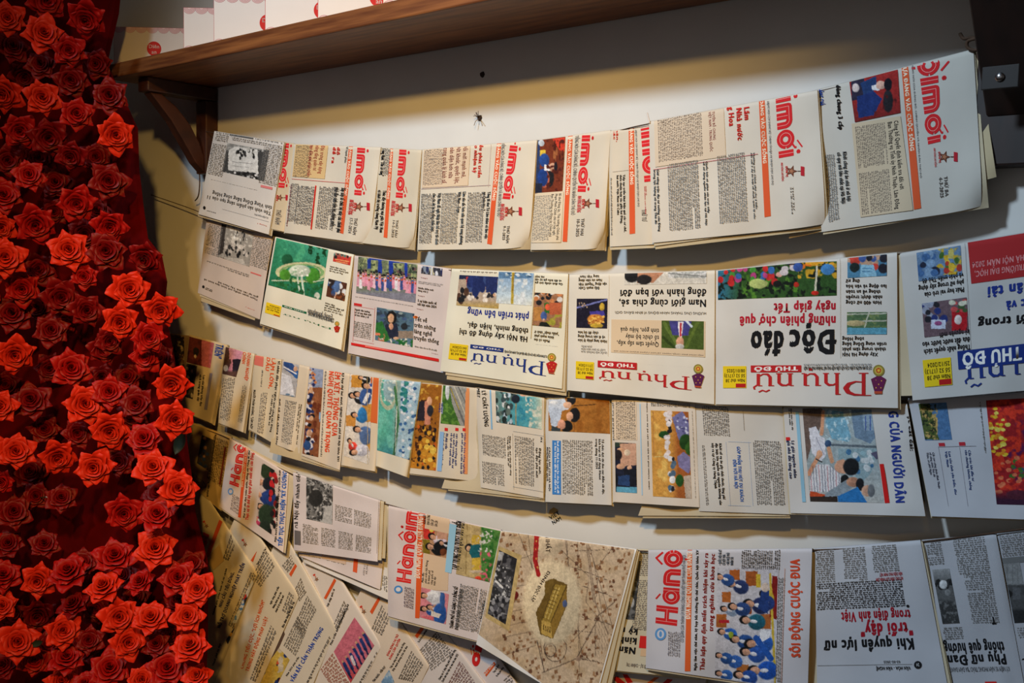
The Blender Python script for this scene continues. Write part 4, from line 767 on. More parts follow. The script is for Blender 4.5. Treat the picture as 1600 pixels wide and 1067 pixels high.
p.P((1040,295,1138,310,1100,945,985,918), [('bg',(.52,.30,.18)),('r',1030,290,1150,440,(.55,.60,.72)),('d',(1040,290,1080,440),30,9,9,[(.15,.18,.4),(.8,.5,.3),(.85,.8,.75)]),('d',(1015,430,1062,940),60,14,14,[(.10,.14,.32),(.14,.20,.42),(.84,.66,.52),(.88,.87,.9),(.06,.06,.1)]),('d',(1070,480,1110,920),12,12,22,[(.40,.18,.10),(.60,.36,.22)]),('r',1108,620,1130,690,(.55,.70,.85)),('e',1035,770,20,24,(.80,.62,.5)),('e',1020,860,26,34,(.15,.28,.5))])



p.T((1222,320,1262,325,1236,795,1200,790),'d','ÉM XÉT, THÔNG QUA',(.84,.30,.18),.03,name='headline'); p.T((1180,318,1216,322,1180,912,1148,908),'d','NGHỊ QUYẾT QUAN TRỌNG',(.84,.30,.18),.03,name='headline')
p.T((1274,332,1290,335,1252,978,1237,975),'d','Kỳ họp thứ hai mươi, HĐND thành phố Hà Nội khóa XVI',K,.024)
p.B((1146,320,1162,322,1128,945,1113,942),'d',3.4); p.done()
DESK=[('bg',(.84,.82,.78)),('n',60,.5,(.78,.52,.22))]
p = Paper('third string paper filled with photo of delegates at desks, orange edge', [(545,583),(595,590),(586,736),(533,726)], .044, (.84,.79,.71), b5, group=GROUP3)
ops=[('bg',(.84,.82,.80)),('r',1340,350,1420,440,(.80,.56,.22)),('r',1420,560,1500,690,(.78,.54,.22)),('r',1300,640,1370,720,(.76,.52,.22)),('r',1430,800,1500,900,(.76,.54,.22)),('r',1480,350,1560,440,(.80,.38,.18))]
for (x,y,s,a,c) in [(1350,500,26,20,(.12,.12,.14)),(1385,490,26,20,(.16,.30,.58)),(1365,640,24,20,(.12,.42,.70)),(1385,745,28,20,(.28,.40,.60)),(1330,830,20,60,(.85,.25,.20)),(1360,910,28,-15,(.80,.80,.86)),(1450,430,30,20,(.14,.26,.56)),(1410,370,18,20,(.1,.1,.1))]: ops.append(('p',x,y,s,a,c))
ops+=[('e',1440,510,40,60,(.20,.33,.58)),('e',1420,640,32,55,(.16,.46,.72)),('e',1445,800,42,55,(.30,.40,.58)),('q',[(1450,480),(1480,480),(1440,560),(1420,550)],(.88,.88,.9)),('l',1455,370,1460,1000,4,(.7,.6,.4))]
p.P((1322,342,1492,365,1470,998,1285,935), ops); p.R((1500,365,1528,700),(.80,.40,.20)); p.done()
p = Paper('third string paper filled with a turquoise aerial photo of lake and city', [(592,590.5),(658,596),(636,745),(587,727)], .052, (.85,.82,.75), b6, group=GROUP3)
p.P((155,98,415,700), [('bg',(.32,.66,.60)),('gy',500,720,(.18,.46,.55)),('n',60,.5,(.40,.72,.66),(130,300,260,600)),('gx',240,280,(.55,.68,.66)),('ring',215,180,60,130,14,(.66,.70,.60)),('e',225,165,44,100,(.55,.68,.72)),('n',16,.5,(.82,.86,.84),(160,95,270,280)),('l',265,160,290,400,18,(.26,.48,.30)),('l',290,400,245,720,16,(.22,.42,.28)),('l',280,300,262,700,6,(.80,.82,.78)),('q',[(310,90),(460,110),(350,760),(265,710),(300,420)],(.62,.74,.82)),('d',(300,110,430,730),95,11,10,[(.85,.88,.92),(.22,.40,.62),(.16,.30,.50),(.55,.70,.80),(.88,.9,.92)]),('d',(310,100,350,340),16,14,14,[(.12,.45,.48),(.20,.52,.50)]),('l',268,380,262,700,5,(.12,.25,.2))]); p.done()
p = Paper('third string paper with golden night crowd photo beside green railway photo', [(655,597),(747.6,605.6),(746.5,752),(638.7,739)], .046, (.84,.79,.71), b6, group=GROUP3)
p.P((440,130,560,765), [('bg',(.60,.36,.10)),('gy',420,700,(.75,.48,.12)),('n',30,.5,(.85,.66,.25),(420,130,580,330)),('n',22,.5,(.25,.12,.06),(380,250,560,700)),('r',480,260,520,430,(.80,.52,.42)),('e',515,260,18,30,(.88,.66,.52)),('r',425,260,480,400,(.14,.12,.16)),('d',(430,440,560,760),40,10,16,[(.08,.07,.08),(.12,.10,.10),(.90,.66,.2),(.75,.35,.1)]),('d',(470,540,560,700),16,18,18,[(.92,.76,.3),(.8,.55,.15)]),('e',520,330,22,40,(.15,.15,.18))])
p.P((615,140,775,440), [('bg',(.22,.40,.14)),('n',22,.5,(.36,.54,.20)),('q',[(655,140),(790,140),(790,440),(740,440),(680,280)],(.58,.58,.56)),('l',665,160,770,430,14,(.40,.40,.40)),('l',690,150,785,380,8,(.78,.76,.70)),('l',670,170,730,320,5,(.75,.66,.2)),('e',645,190,14,60,(.80,.82,.84)),('l',720,150,790,300,6,(.3,.3,.3)),('r',580,270,612,350,(.55,.6,.75))])
p.R((778,165,790,790),(.85,.55,.35)); p.T((745,490,775,790),'d','Hiện đại hóa nông nghiệp|gắn với phát triển kinh tế',(.16,.25,.48),.02); p.T((665,490,715,750),'d','cực tăng trưởng mới|tạo môi trường đầu tư|và lợi thế cạnh tranh',(.16,.25,.48),.02); p.T((605,490,640,745),'d','Đà phát triển|kinh tế tiếp đổi mới bền vững',(.16,.25,.48),.02)
for x,y in ((635,465),(712,465),(765,467)): p.R((x-10,y-12,x+12,y+12),RD); 
p.R((590,480,602,770),(.55,.70,.86)); p.B((585,275,608,350),'d',3.3,(.2,.25,.5)); p.done()
p = Paper('third string paper with turquoise water photo above grey text columns', [(743,604.5),(850,620.7),(849,778),(751,761)], .049, (.85,.81,.75), b6, group=GROUP3, inner=[[(744,606),(852,621),(850,780),(690,762)],[(746,608),(853,622),(851,784),(700,766)]])
p.T((893,183,922,182,944,445,915,447),'d','LÝ CHẤT LƯỢNG',K,.022,name='headline'); p.T((858,160,882,235),'d','ME?',K,.022); p.R((950,175,972,465),(.50,.70,.85))
p.P((992,180,1330,465), [('bg',(.30,.62,.68)),('gx',1130,990,(.42,.52,.50)),('d',(990,190,1130,465),46,13,20,[(.86,.88,.90),(.2,.28,.3),(.7,.78,.85),(.35,.42,.4),(.1,.15,.15)]),('gx',1240,1330,(.80,.84,.76)),('n',26,.5,(.84,.86,.80),(1210,210,1345,465)),('l',1140,200,1142,465,7,(.62,.52,.35)),('n',30,.5,(.20,.55,.66),(1150,230,1240,465)),('e',1140,245,30,30,(.10,.13,.18)),('e',1195,215,25,10,(.85,.6,.5))])
p.B((895,500,1070,680),'d',3.5); p.B((895,695,1060,880),'d',3.5); p.T((1075,510,1112,800),'d','Nâng cấp, mở rộng sân sáng|"Công dân Thủ đô số"',K,.016); p.B((1130,510,1275,885),'d',3.6); p.T((1283,595,1325,820),'d','Động lực mới,|tạo đột phá mới',K,.018,name='headline'); p.FR((1120,495,1342,900),(.6,.6,.6),2); p.T((1318,520,1332,560),'d','PV K',K,.01); p.done()
p = Paper('third string paper with photo of bent dark heads above a blue strip', [(852,618),(953,623),(955.6,788.6),(852,783.5)], .044, (.84,.82,.79), b7, group=GROUP3)
p.P((105,112,480,340), [('bg',(.66,.42,.16)),('l',260,170,480,155,5,(.30,.18,.08)),('l',262,200,262,340,4,(.45,.26,.10)),('n',70,.55,(.60,.36,.12),(280,120,480,340)),('q',[(105,120),(200,110),(230,190),(150,210),(105,180)],(.80,.84,.90)),('q',[(100,170),(190,190),(170,290),(125,300)],(.75,.80,.88)),('e',245,130,26,34,(.10,.10,.12)),('e',222,165,24,20,(.86,.68,.56)),('e',265,225,32,42,(.08,.08,.10)),('e',235,235,20,28,(.84,.64,.52)),('ring',258,260,12,9,3,(.1,.1,.1)),('e',215,295,36,34,(.07,.08,.09)),('e',185,285,24,30,(.84,.60,.50)),('q',[(125,290),(180,310),(170,345),(120,345)],(.20,.24,.26)),('e',140,150,24,12,(.9,.92,.95))])
p.R((128,380,182,712),(.24,.50,.78),'blue_strip'); p.B((140,385,172,705),'d',5,(.85,.88,.92)); p.T((92,420,118,690),'d','CÁCH LÀM CỦA HÀ NỘI|NHỮNG HIỆU QUẢ',(.1,.12,.2),.02)
p.B((190,375,378,720),'d',3.7); p.T((388,370,450,710),'d','Tổ chức đợt thi đua cao điểm cài đặt,|kích hoạt và sử dụng iHanoi|trong tháng 11-2024',K,.014); p.done()
p = Paper('third string paper with gold conference room photo and small suits photo', [(955.6,623),(1086,628),(1092.7,792),(958,783.5)], .050, (.84,.80,.75), b7, group=GROUP3)
p.T((702,140,722,680),'u','UBND THÀNH PHỐ HÀ NỘI XEM XÉT ĐỀ ÁN GIAO THÔNG',K,.022,name='headline'); p.R((660,140,680,715),(.60,.76,.88))
p.P((728,197,978,735), [('bg',(.80,.58,.26)),('gx',850,900,(.62,.34,.14)),('n',60,.6,(.88,.72,.38),(728,197,830,735)),('l',745,480,850,478,5,(.86,.78,.5)),('l',742,205,748,480,6,(.72,.5,.25)),('q',[(860,240),(920,200),(975,300),(975,350),(900,380)],(.42,.42,.62)),('q',[(890,480),(930,450),(985,500),(960,585),(900,540)],(.48,.46,.64)),('e',810,345,30,22,(.10,.26,.10)),('e',940,390,36,46,(.10,.24,.08)),('e',965,430,26,40,(.16,.32,.10)),('e',905,625,24,36,(.12,.30,.10)),('d',(820,200,850,480),20,13,14,[(.88,.86,.88),(.1,.1,.12),(.85,.8,.8)]),('d',(840,440,870,730),14,13,16,[(.88,.88,.90),(.12,.12,.14),(.3,.4,.5)]),('e',860,620,18,22,(.90,.90,.92)),('q',[(930,600),(980,590),(980,735),(940,735)],(.72,.66,.60)),('d',(890,240,960,340),20,7,6,[(.75,.77,.88),(.3,.3,.5)])])
p.P((510,392,645,702), [('bg',(.10,.12,.20)),('r',500,380,560,420,(.18,.24,.20)),('q',[(540,400),(645,398),(645,530),(545,540)],(.80,.62,.52)),('e',585,455,18,18,(.88,.80,.70)),('e',545,440,22,14,(.86,.66,.52)),('e',530,470,24,32,(.12,.10,.12)),('e',545,540,26,16,(.85,.66,.54)),('e',600,548,14,14,(.85,.66,.54)),('q',[(560,560),(650,550),(650,650),(590,670)],(.08,.09,.13)),('q',[(520,600),(600,590),(600,660),(530,650)],(.14,.24,.42)),('r',520,665,650,705,(.35,.62,.74)),('e',515,620,14,40,(.07,.08,.1))])
p.R((500,140,645,380),(.86,.78,.68),'text_box'); p.B((515,140,640,380),'d',3.6,(.35,.32,.3)); p.T((490,150,506,380),'u','NHỮNG ĐIỂM MỚI CỦA LUẬT',K,.02); p.B((730,150,970,185),'d',3.6); p.B((983,200,1000,735),'d',3.6); p.done()
p = Paper('third string text page without photo, blue heading in a thin box', [(1080,628),(1222,633.6),(1233.6,803),(1092,798)], .045, (.81,.79,.76), b7, group=GROUP3, inner=[[(1060,640),(1223,635),(1234,806),(997,805)],[(1062,640),(1224,636),(1235,809),(1004,809)]])
p.FR((1200,390,1340,780),(.60,.70,.82),2); p.T((1218,415,1300,755),'d','GÓP PHẦN THU HÚT DU KHÁCH|ĐẾN VỚI HÀ NỘI',(.20,.40,.70),.018,al='c',name='headline'); p.B((1040,170,1215,360),'d',3.9); p.B((1040,410,1085,780),'d',3.9); p.B((1350,380,1550,780),'d',3.9)
p.T((1095,395,1190,775),'d','Khởi tố vụ án gây thất thoát, lãng phí|đặc biệt lớn nguồn tài nguyên khoáng sản|xảy ra tại Công ty Hưng Thịnh',K,.016); p.R((1290,200,1300,320),(.2,.2,.2)); p.done()
p = Paper('third string paper with photo of a woman in a striped shirt', [(1224,635),(1417,630),(1446,806),(1235,801)], .050, (.82,.81,.80), b8, group=GROUP3, inner=[[(1222,636),(1418,632),(1447,808),(1233,803)]])
st=[('bg',(.62,.68,.70)),('gy',500,740,(.72,.72,.70)),('q',[(215,150),(340,150),(330,260),(260,420),(240,500),(230,400)],(.40,.33,.30)),('q',[(370,160),(470,170),(520,330),(500,360),(400,340),(360,240)],(.45,.66,.76)),('n',20,.55,(.75,.86,.9),(360,160,520,360)),('q',[(520,160),(690,160),(700,300),(640,370),(540,330)],(.42,.52,.62)),('q',[(590,180),(680,180),(680,290),(600,290)],(.55,.64,.72)),('l',610,200,610,285,6,(.2,.3,.6)),('l',640,200,640,285,6,(.2,.3,.6)),('l',400,378,690,392,14,(.35,.40,.44)),('q',[(440,400),(690,400),(640,560),(560,640),(440,470)],(.55,.66,.70)),('d',(480,410,660,560),22,14,16,[(.25,.45,.62),(.8,.84,.86),(.3,.36,.4),(.6,.75,.8)]),('q',[(640,430),(715,405),(720,440),(680,470)],(.35,.34,.45)),
('l',345,170,335,310,22,(.85,.62,.48)),('q',[(255,275),(300,262),(325,320),(355,340),(362,440),(330,485),(275,430)],(.88,.88,.92)),('l',300,330,350,440,3,(.5,.5,.6)),('e',375,370,20,22,(.2,.3,.45)),('l',255,560,320,440,26,(.84,.60,.46)),('l',380,400,400,480,26,(.84,.62,.48)),('e',322,435,18,22,(.86,.64,.5)),('l',300,468,335,485,8,(.2,.2,.2)),
('q',[(300,500),(380,500),(455,570),(450,650),(400,672),(265,670),(262,600)],(.86,.86,.88))]
for i in range(11): st.append(('l',262+i*18,500+abs(i-4)*5,276+i*17,672,3,(.20,.22,.34) if i%3 else (.70,.25,.30)))
st+=[('e',470,515,52,40,(.84,.62,.50)),('q',[(430,480),(470,465),(500,500),(480,560),(440,530)],(.86,.64,.52)),('e',520,515,48,52,(.09,.10,.12)),('e',480,595,26,30,(.08,.09,.10)),('q',[(345,690),(500,590),(540,640),(440,710),(360,705)],(.55,.60,.64)),('e',530,610,38,30,(.72,.52,.42)),('e',575,625,24,38,(.10,.10,.12)),('q',[(435,700),(560,640),(620,740),(440,740)],(.15,.45,.72)),('e',620,665,34,34,(.78,.60,.50)),('e',645,665,22,38,(.42,.44,.46)),('q',[(262,665),(360,690),(340,710),(262,700)],(.78,.30,.15)),('r',262,700,435,740,(.18,.14,.12))]
p.P((215,150,725,740),st,1.1); p.T((752,165,814,163,856,742,800,744),'d','G CỦA NGƯỜI DÂN',(.16,.24,.56),.028,name='headline')
p.Q([(697,498),(722,496),(760,740),(730,742)],(.80,.12,.12)); p.T((712,515,742,730),'d','SỐNG VÀ LÀM VIỆC',(.92,.78,.20),.02,name='banner_lettering'); p.T((866,75,893,75,912,415,888,417),'d','lĩnh vực đất đai:',K,.014,name='headline')
p.T((115,350,185,590),'d','Lý giải nguyên nhân|giá nhà đất tăng cao',(.16,.22,.36),.016); p.R((105,330,138,350),RD) ; p.R((192,170,214,735),(.55,.74,.84)); p.T((125,150,160,285),'d','đảm bảo tiến độ|về mùa xuân',K,.016); p.done()
p = Paper('paper with red and yellow flower photo, right end of third string', [(1419,622),(1655,608),(1660,813),(1455,806)], .046, (.76,.76,.78), b8, group=GROUP3)
p.P((940,122,1150,345), [('bg',(.30,.46,.64)),('q',[(940,120),(1010,120),(1070,345),(950,345)],(.30,.36,.16)),('n',18,.5,(.75,.62,.35),(945,150,1060,345)),('n',12,.55,(.12,.16,.10),(945,120,1050,345))])
p.P((1362,100,1700,755), [('bg',(.62,.10,.12)),('n',60,.5,(.35,.08,.28),(1480,150,1720,620)),('n',34,.5,(.85,.20,.12)),('d',(1380,150,1500,450),40,14,10,[(.90,.74,.15),(.88,.55,.12),(.92,.84,.35)]),('d',(1520,480,1700,600),18,18,14,[(.25,.40,.15),(.20,.30,.40)]),('d',(1380,450,1700,680),50,15,11,[(.85,.22,.12),(.75,.15,.12),(.88,.45,.3)]),('gy',660,720,(.20,.07,.16)),('e',1560,690,70,30,(.30,.10,.16))])
p.T((1225,410,1300,660),'d','Cấu trúc khi đầu tư|văn chương khoán, chống',(.22,.32,.52),.014); p.T((1100,418,1185,690),'d','Lan tỏa tình yêu biển, đảo|Việt Nam',(.22,.32,.52),.014); p.T((985,425,1080,650),'d','Cất cao công đoàn Bình Thuận|về sống nhân Thủ đô|Thân, có phố Ngân',(.26,.28,.36),.012)
for x,y in ((1085,378),(1212,373)): p.R((x-20,y-12,x+22,y+12),(.72,.18,.22))
p.R((1060,385,1300,388),(.65,.65,.68)); p.R((1222,390,1224,760),(.65,.65,.68)); p.R((1095,390,1097,760),(.65,.65,.68)); p.B((1330,110,1352,430),'d',3.8); p.done()
# ---------------- row 4
p = Paper('yellow photo page beside the roses, left start of the fourth string', [(302,660),(360,681),(343,796),(285,745)], .046, (.74,.62,.40), c1, group=GROUP4)
p.P((165,180,225,450), [('bg',(.22,.18,.14)),('d',(100,180,225,450),30,11,12,[(.10,.10,.16),(.14,.2,.34),(.6,.42,.28)])]); p.T((258,175,272,178,212,632,198,628),'d','Ngành xây dựng Thủ đô không ngừng lớn mạnh',K,.02); p.B((250,190,345,600),'d',3.6,(.36,.3,.2)); p.R((328,265,300,545),(.42,.18,.12)); p.B((90,450,190,600),'d',3.6,(.36,.3,.2)); p.done()
p = Paper('creased daily paper with red masthead reading upwards and photo of uniformed officers, fourth string', [(359,683),(451,739),(443,863),(342.5,791)], .060, (.85,.79,.76), c1, group=GROUP4, inner=[[(360,684),(463,737),(446,864),(343,794)]])
p.strokes((412,232,482,238,430,560,362,535),'u',mast('Hànộ'),(.84,.16,.14),inline=(.95,.8,.76)); p.R((478,262,500,268,446,782,426,775),(.86,.34,.18),'colour_bar'); p.T((484,275,496,278,460,560,448,556),'u','ĐƯA NGHỊ QUYẾT CỦA ĐẢNG',(.95,.85,.75),.02)
p.P((600,380,700,925), [('bg',(.84,.76,.72)),('p',590,425,26,20,(.14,.20,.12),(.8,.6,.5)),('p',595,525,26,20,(.10,.11,.14),(.7,.5,.42)),('p',575,615,26,20,(.12,.20,.45),(.75,.55,.45)),('p',590,700,28,20,(.14,.20,.14),(.1,.1,.1)),('p',545,785,28,20,(.82,.25,.42)),('e',640,440,50,60,(.15,.21,.13)),('e',650,640,50,60,(.12,.22,.48)),('e',640,530,34,40,(.1,.11,.14)),('e',630,760,55,75,(.15,.22,.15)),('e',620,850,40,50,(.13,.18,.14)),('d',(655,430,710,900),26,12,20,[(.74,.12,.14),(.5,.1,.1),(.1,.1,.1)])])
p.T((518,300,540,305,500,800,478,795),'u','Thực sự là thể hệ ngoại giao xuất sắc của Đảng,',RD,.02); p.T((500,290,512,292,474,783,462,780),'u','Đại hội thi đua toàn quân, đồng chí Tổng Bí thư',K,.02); p.T((750,440,780,445,746,988,716,985),'u','TIẾP TỤC THỰC HIỆN "KỶ CƯƠNG',(.16,.38,.72),.03,name='headline'); p.T((722,435,735,437,702,958,688,955),'u','Một bước tạo thế mới, thực hiện nghị quyết mới',K,.02)
p.E(372,590,20,24,(.40,.60,.82)); p.E(372,590,12,14,(.85,.80,.80)); p.B((385,600,430,760),'u',3.4,(.5,.45,.45)); p.Q([(330,262),(352,270),(312,550),(278,535)],(.30,.13,.14)); p.done()
p = Paper('pale folded page with square black and white photo on fourth string', [(458,737),(594,781),(590,877),(459,859)], .064, (.84,.80,.80), c1, group=GROUP4, inner=[[(459,738),(600,783),(596,875),(461,861)],[(460,740),(606,787),(602,872),(463,862)]], n_in=2)
p.T((848,450,878,452,856,860,826,858),'u','Hà Nội đẩy nhanh tiến',K,.012,name='headline'); p.P((920,480,1110,830), [('bg',(.45,.45,.45)),('n',34,.5,(.20,.20,.20)),('n',18,.52,(.72,.72,.72)),('n',9,.55,(.15,.15,.15)),('l',920,480,890,800,14,(.66,.66,.66)),('e',990,640,50,60,(.16,.16,.16)),('q',[(1060,700),(1110,690),(1110,830),(1030,820)],(.70,.70,.70))])
p.B((1130,570,1410,660),'d',3.4); p.B((1130,680,1390,860),'h',3.4,cols=2); p.B((895,820,1390,1040),'h',3.4,cols=4,gap=.04); p.R((835,870,880,980),(.42,.40,.40)); p.FR((1440,560,1442,1040),(.5,.45,.4)); p.done()
p = Paper('thin sheet fanning out below the folded pale page with a red bar and date', [(463,845),(607,790),(594,921),(468,868)], .050, (.86,.81,.80), c2, n_in=1, group=GROUP4)
p.R((1090,285,1110,378),ORG); p.T((1150,320,1175,400),'d','THỨ BA|17-4-2024',(.45,.42,.42),0); p.B((920,265,1030,330),'d',3.4); p.R((890,258,1040,325),(.84,.73,.64)); p.B((780,260,885,290),'h',3.4); p.done()
p = Paper('white loose sheet edge under the fanned page, mostly covered', [(470,850),(608,800),(607,937),(475,878)], .044, (.87,.85,.83), c2, n_in=1, group=GROUP4); p.B((1210,380,1300,500),'d',3.6); p.done()
p = Paper('crumpled daily paper with full red masthead reading upwards beside the brown map, fourth string', [(607,789),(783,827),(753,1003),(606,962)], .066, (.85,.80,.79), c3, group=GROUP4, inner=[[(604,790),(783,829),(754,1005),(607,966)]])
p.strokes((183,78,265,93,222,507,140,493),'u',mast('Hànộim'),(.84,.15,.14),inline=(.95,.82,.80)); p.R((264,112,305,108,270,702,246,700),(.87,.36,.16),'colour_bar'); p.T((258,130,272,480),'u','ĐƯA NGHỊ QUYẾT CỦA ĐẢNG',(.95,.88,.80),.02,name='bar_lettering')
p.R((310,114,440,142,430,548,285,540),(.85,.74,.62),'text_box')
p.P((290,195,422,365), [('bg',(.74,.55,.40)),('q',[(290,190),(360,190),(350,260),(295,255)],(.82,.20,.16)),('e',340,205,14,14,(.9,.8,.3)),('r',290,260,330,345,(.50,.42,.10)),('p',345,245,22,30,(.88,.80,.86)),('p',330,300,22,20,(.08,.08,.09),(.05,.05,.06)),('e',385,300,34,30,(.07,.07,.08)),('p',395,280,16,30,(.1,.1,.1)),('r',370,195,425,260,(.80,.60,.5)),('e',405,330,18,20,(.4,.2,.1))])
p.P((282,528,418,735), [('bg',(.86,.52,.56)),('e',365,580,40,50,(.88,.88,.90)),('p',298,575,20,10,(.88,.88,.9)),('p',298,650,20,10,(.15,.32,.62)),('p',330,640,18,20,(.7,.5,.4)),('e',385,680,36,60,(.14,.32,.62)),('e',400,600,14,50,(.2,.35,.6)),('r',285,690,350,735,(.84,.4,.44)),('q',[(340,660),(390,680),(380,700),(335,690)],(.9,.85,.8))])
p.T((290,115,375,190),'u','HOÀN NGÀY|ĐỊNH HƯỚNG|DÂN LẬP|SÂN LÊN',K,.016); p.T((288,370,362,520),'u','Phấn đấu|phát triển Hải Phòng|là thành phố|cảng quốc tế|hiện đại',K,.016)
p.P((508,165,690,505), [('bg',(.72,.62,.42)),('l',540,170,530,500,5,(.60,.50,.3)),('l',560,180,555,500,5,(.80,.70,.5)),('r',565,235,615,430,(.80,.66,.22)),('n',22,.55,(.78,.68,.46),(508,165,600,505)),('e',548,305,22,22,(.07,.07,.08)),('e',545,310,12,14,(.82,.64,.5)),('q',[(560,290),(615,285),(610,360),(565,365),(550,335)],(.08,.36,.40)),('gx',610,625,(.30,.50,.22)),('n',18,.5,(.85,.35,.45),(610,330,680,500)),('n',20,.5,(.16,.40,.14),(620,180,710,505)),('n',12,.55,(.88,.86,.84),(600,210,680,330)),('e',600,482,18,16,(.85,.25,.15)),('e',590,440,40,8,(.8,.72,.6))])
p.T((475,150,492,435),'u','TẬP TRUNG GIẢI QUYẾT DỨT ĐIỂM',K,.022); p.T((462,520,492,770),'u','THÀNH PHỐ HÀ GIẢNG 9,5 ĐỒNG SỐ|ĐÁNH GIÁ NGHĨA CẤP XÃ TRÊN ĐỊA',K,.02); p.R((440,170,450,450),(.6,.78,.88)); p.B((500,505,610,790),'u',3.5); p.E(152,540,24,22,(.30,.55,.80)); p.E(152,540,14,12,(.88,.86,.86)); p.B((185,520,235,650),'u',3.5,(.5,.45,.48)); p.T((635,575,648,730),'u','ĐIỆP XÂY TƯƠNG LAI',K,.02); p.done()
# the map
p = Paper('large brown illustrated city map with white border and drawing of a columned palace', [(783,828),(995,857),(925,1115),(744,1006)], .074, (.90,.895,.89), c4, wav=.005, group='maps and newspapers on the fourth string', inner=[[(800,831),(997,858),(936,1116),(760,1010)],[(805,831),(1000,860),(945,1118),(765,1012)]])
mp=[('bg',(.79,.70,.59)),('n',160,.5,(.75,.65,.52))]
rg=random.Random(11)
for i in range(460):
    x=rg.uniform(0,850); y=rg.uniform(100,1080); a=rg.uniform(8,24); b=rg.uniform(8,26); c=rg.choice([(.50,.34,.22),(.56,.40,.27),(.43,.28,.19),(.62,.47,.33)])
    mp.append(('q',[(x,y),(x+a,y-b*.25),(x+a+2,y+b*.75),(x+2,y+b)],c))
DK=(.26,.20,.17)
for l in [(60,470,230,440),(100,560,320,520),(140,690,480,640),(200,790,480,740),(120,130,240,420),(180,130,280,1000),(420,150,430,330),(410,160,520,920),(490,150,500,1067),(330,180,560,400),(430,330,720,440),(440,430,720,530),(560,200,720,760),(590,300,640,620),(340,350,420,330),(0,900,230,830),(30,780,210,740),(560,430,540,560),(460,640,700,700),(540,560,620,660),(480,740,600,750),(600,660,600,900),(520,900,660,950),(30,330,240,250),(620,400,600,560),(700,230,620,330),(500,240,840,225),(440,820,560,700),(0,640,160,600),(0,720,170,680)]: mp.append(('l',)+l+(2.4,DK))
for l in [(270,1000,480,915),(480,915,620,660),(490,910,640,940),(600,660,720,560),(235,800,285,1000)]: mp.append(('l',)+l+(5,(.33,.26,.22)))
for l in [(555,200,600,560),(545,200,590,560),(600,560,680,760)]: mp.append(('l',)+l+(7,(.56,.48,.40)))
for i in range(22):
    x=600+(i%5)*18; y=680+(i//5)*46; mp.append(('l',x,y,x+10,y+40,2,(.4,.33,.28)))
mp+=[('ring',320,860,34,40,4,DK),('ring',350,850,70,80,3,DK),('e',495,915,15,15,(.60,.5,.42)),('e',330,560,175,260,(.86,.79,.66)),('e',320,200,75,70,(.84,.76,.64)),('l',235,150,225,300,30,(.66,.12,.12)),('l',225,300,245,390,26,(.66,.12,.12)),('e',232,180,4,6,(.85,.6,.3)),('e',228,230,4,6,(.85,.6,.3)),('e',232,290,4,6,(.85,.6,.3)),('e',240,345,4,6,(.85,.6,.3)),
('q',[(228,625),(335,410),(425,450),(420,590),(335,790),(255,760)],(.42,.32,.12)),('q',[(265,670),(345,450),(420,455),(320,690)],(.62,.50,.20)),('q',[(265,670),(320,690),(332,785),(262,755)],(.76,.62,.30)),('q',[(320,690),(420,470),(425,560),(335,785)],(.55,.42,.16)),('l',285,660,355,470,5,(.85,.74,.42)),('l',305,670,375,470,5,(.85,.74,.42)),('l',268,670,345,450,5,(.30,.22,.08)),('l',322,690,420,460,6,(.30,.22,.08)),('q',[(285,430),(345,410),(330,480),(285,520)],(.45,.35,.14)),('e',410,570,14,22,(.28,.34,.50)),('e',102,517,18,24,(.42,.10,.08))]
for i in range(9): mp.append(('l',275+i*8,655-i*22,312+i*9,672-i*22,3,(.30,.22,.08)))
for i in range(4): mp.append(('r',275+i*13,700+i*5,281+i*13,735+i*6,(.35,.26,.10)))
p.P(None,mp,1.25,'map_print',[(10,112),(845,228),(560,1290),(-130,760)]); p.up()

# curved words of the map
def word(p,txt,x0,y0,x1,y1,h,col,nm='map_lettering',bold=.01):
    p.up(); v,t,w=layout(txt,bold*2.2+.012); h*=1.12; d=np.array([x1-x0,y1-y0],float); L=np.hypot(*d); d/=L; u=np.array([d[1],-d[0]])
    X=x0+d[0]*v[:,0]/w*L+u[0]*v[:,1]/.72*h; Y=y0+d[1]*v[:,0]/w*L+u[1]*v[:,1]/.72*h; S,T=p.inv(X,Y); a=Acc(); p.put(a,S,T,t,col); acc_obj(nm,a,p.e)
word(p,'DINH',305,362,250,445,18,(.22,.16,.13)); word(p,'ĐỘC LẬP',245,455,196,552,18,(.22,.16,.13)); word(p,'NHẤT',290,150,292,250,24,(.22,.16,.13))
p.P(None,[('bg',(.76,.66,.44))],3,'old_photo_border',[(-10,207),(140,268),(62,742),(-88,655)]) 
p.P(None,[('bg',(.16,.16,.17)),('r',-100,200,200,330,(.14,.14,.16)),('n',30,.52,(.34,.34,.36)),('n',12,.6,(.80,.80,.80),(-70,330,70,560)),('q',[(-10,240),(30,250),(20,300),(-25,300)],(.72,.72,.73)),('l',30,240,10,330,4,(.5,.5,.5)),('l',-60,600,60,640,5,(.5,.5,.52)),('d',(-60,540,60,690),26,12,16,[(.1,.1,.12),(.3,.3,.33),(.55,.55,.57)]),('l',-20,430,20,470,14,(.85,.85,.85))],1.2,'old_photograph',[(0,235),(112,290),(40,700),(-72,632)])
p.done()
p = Paper('shaded newspaper sheet with bold black words squeezed between the map and right daily', [(985,857),(1100,858),(1090,1060),(962,1047)], .054, (.80,.76,.66), c4, group=GROUP4)
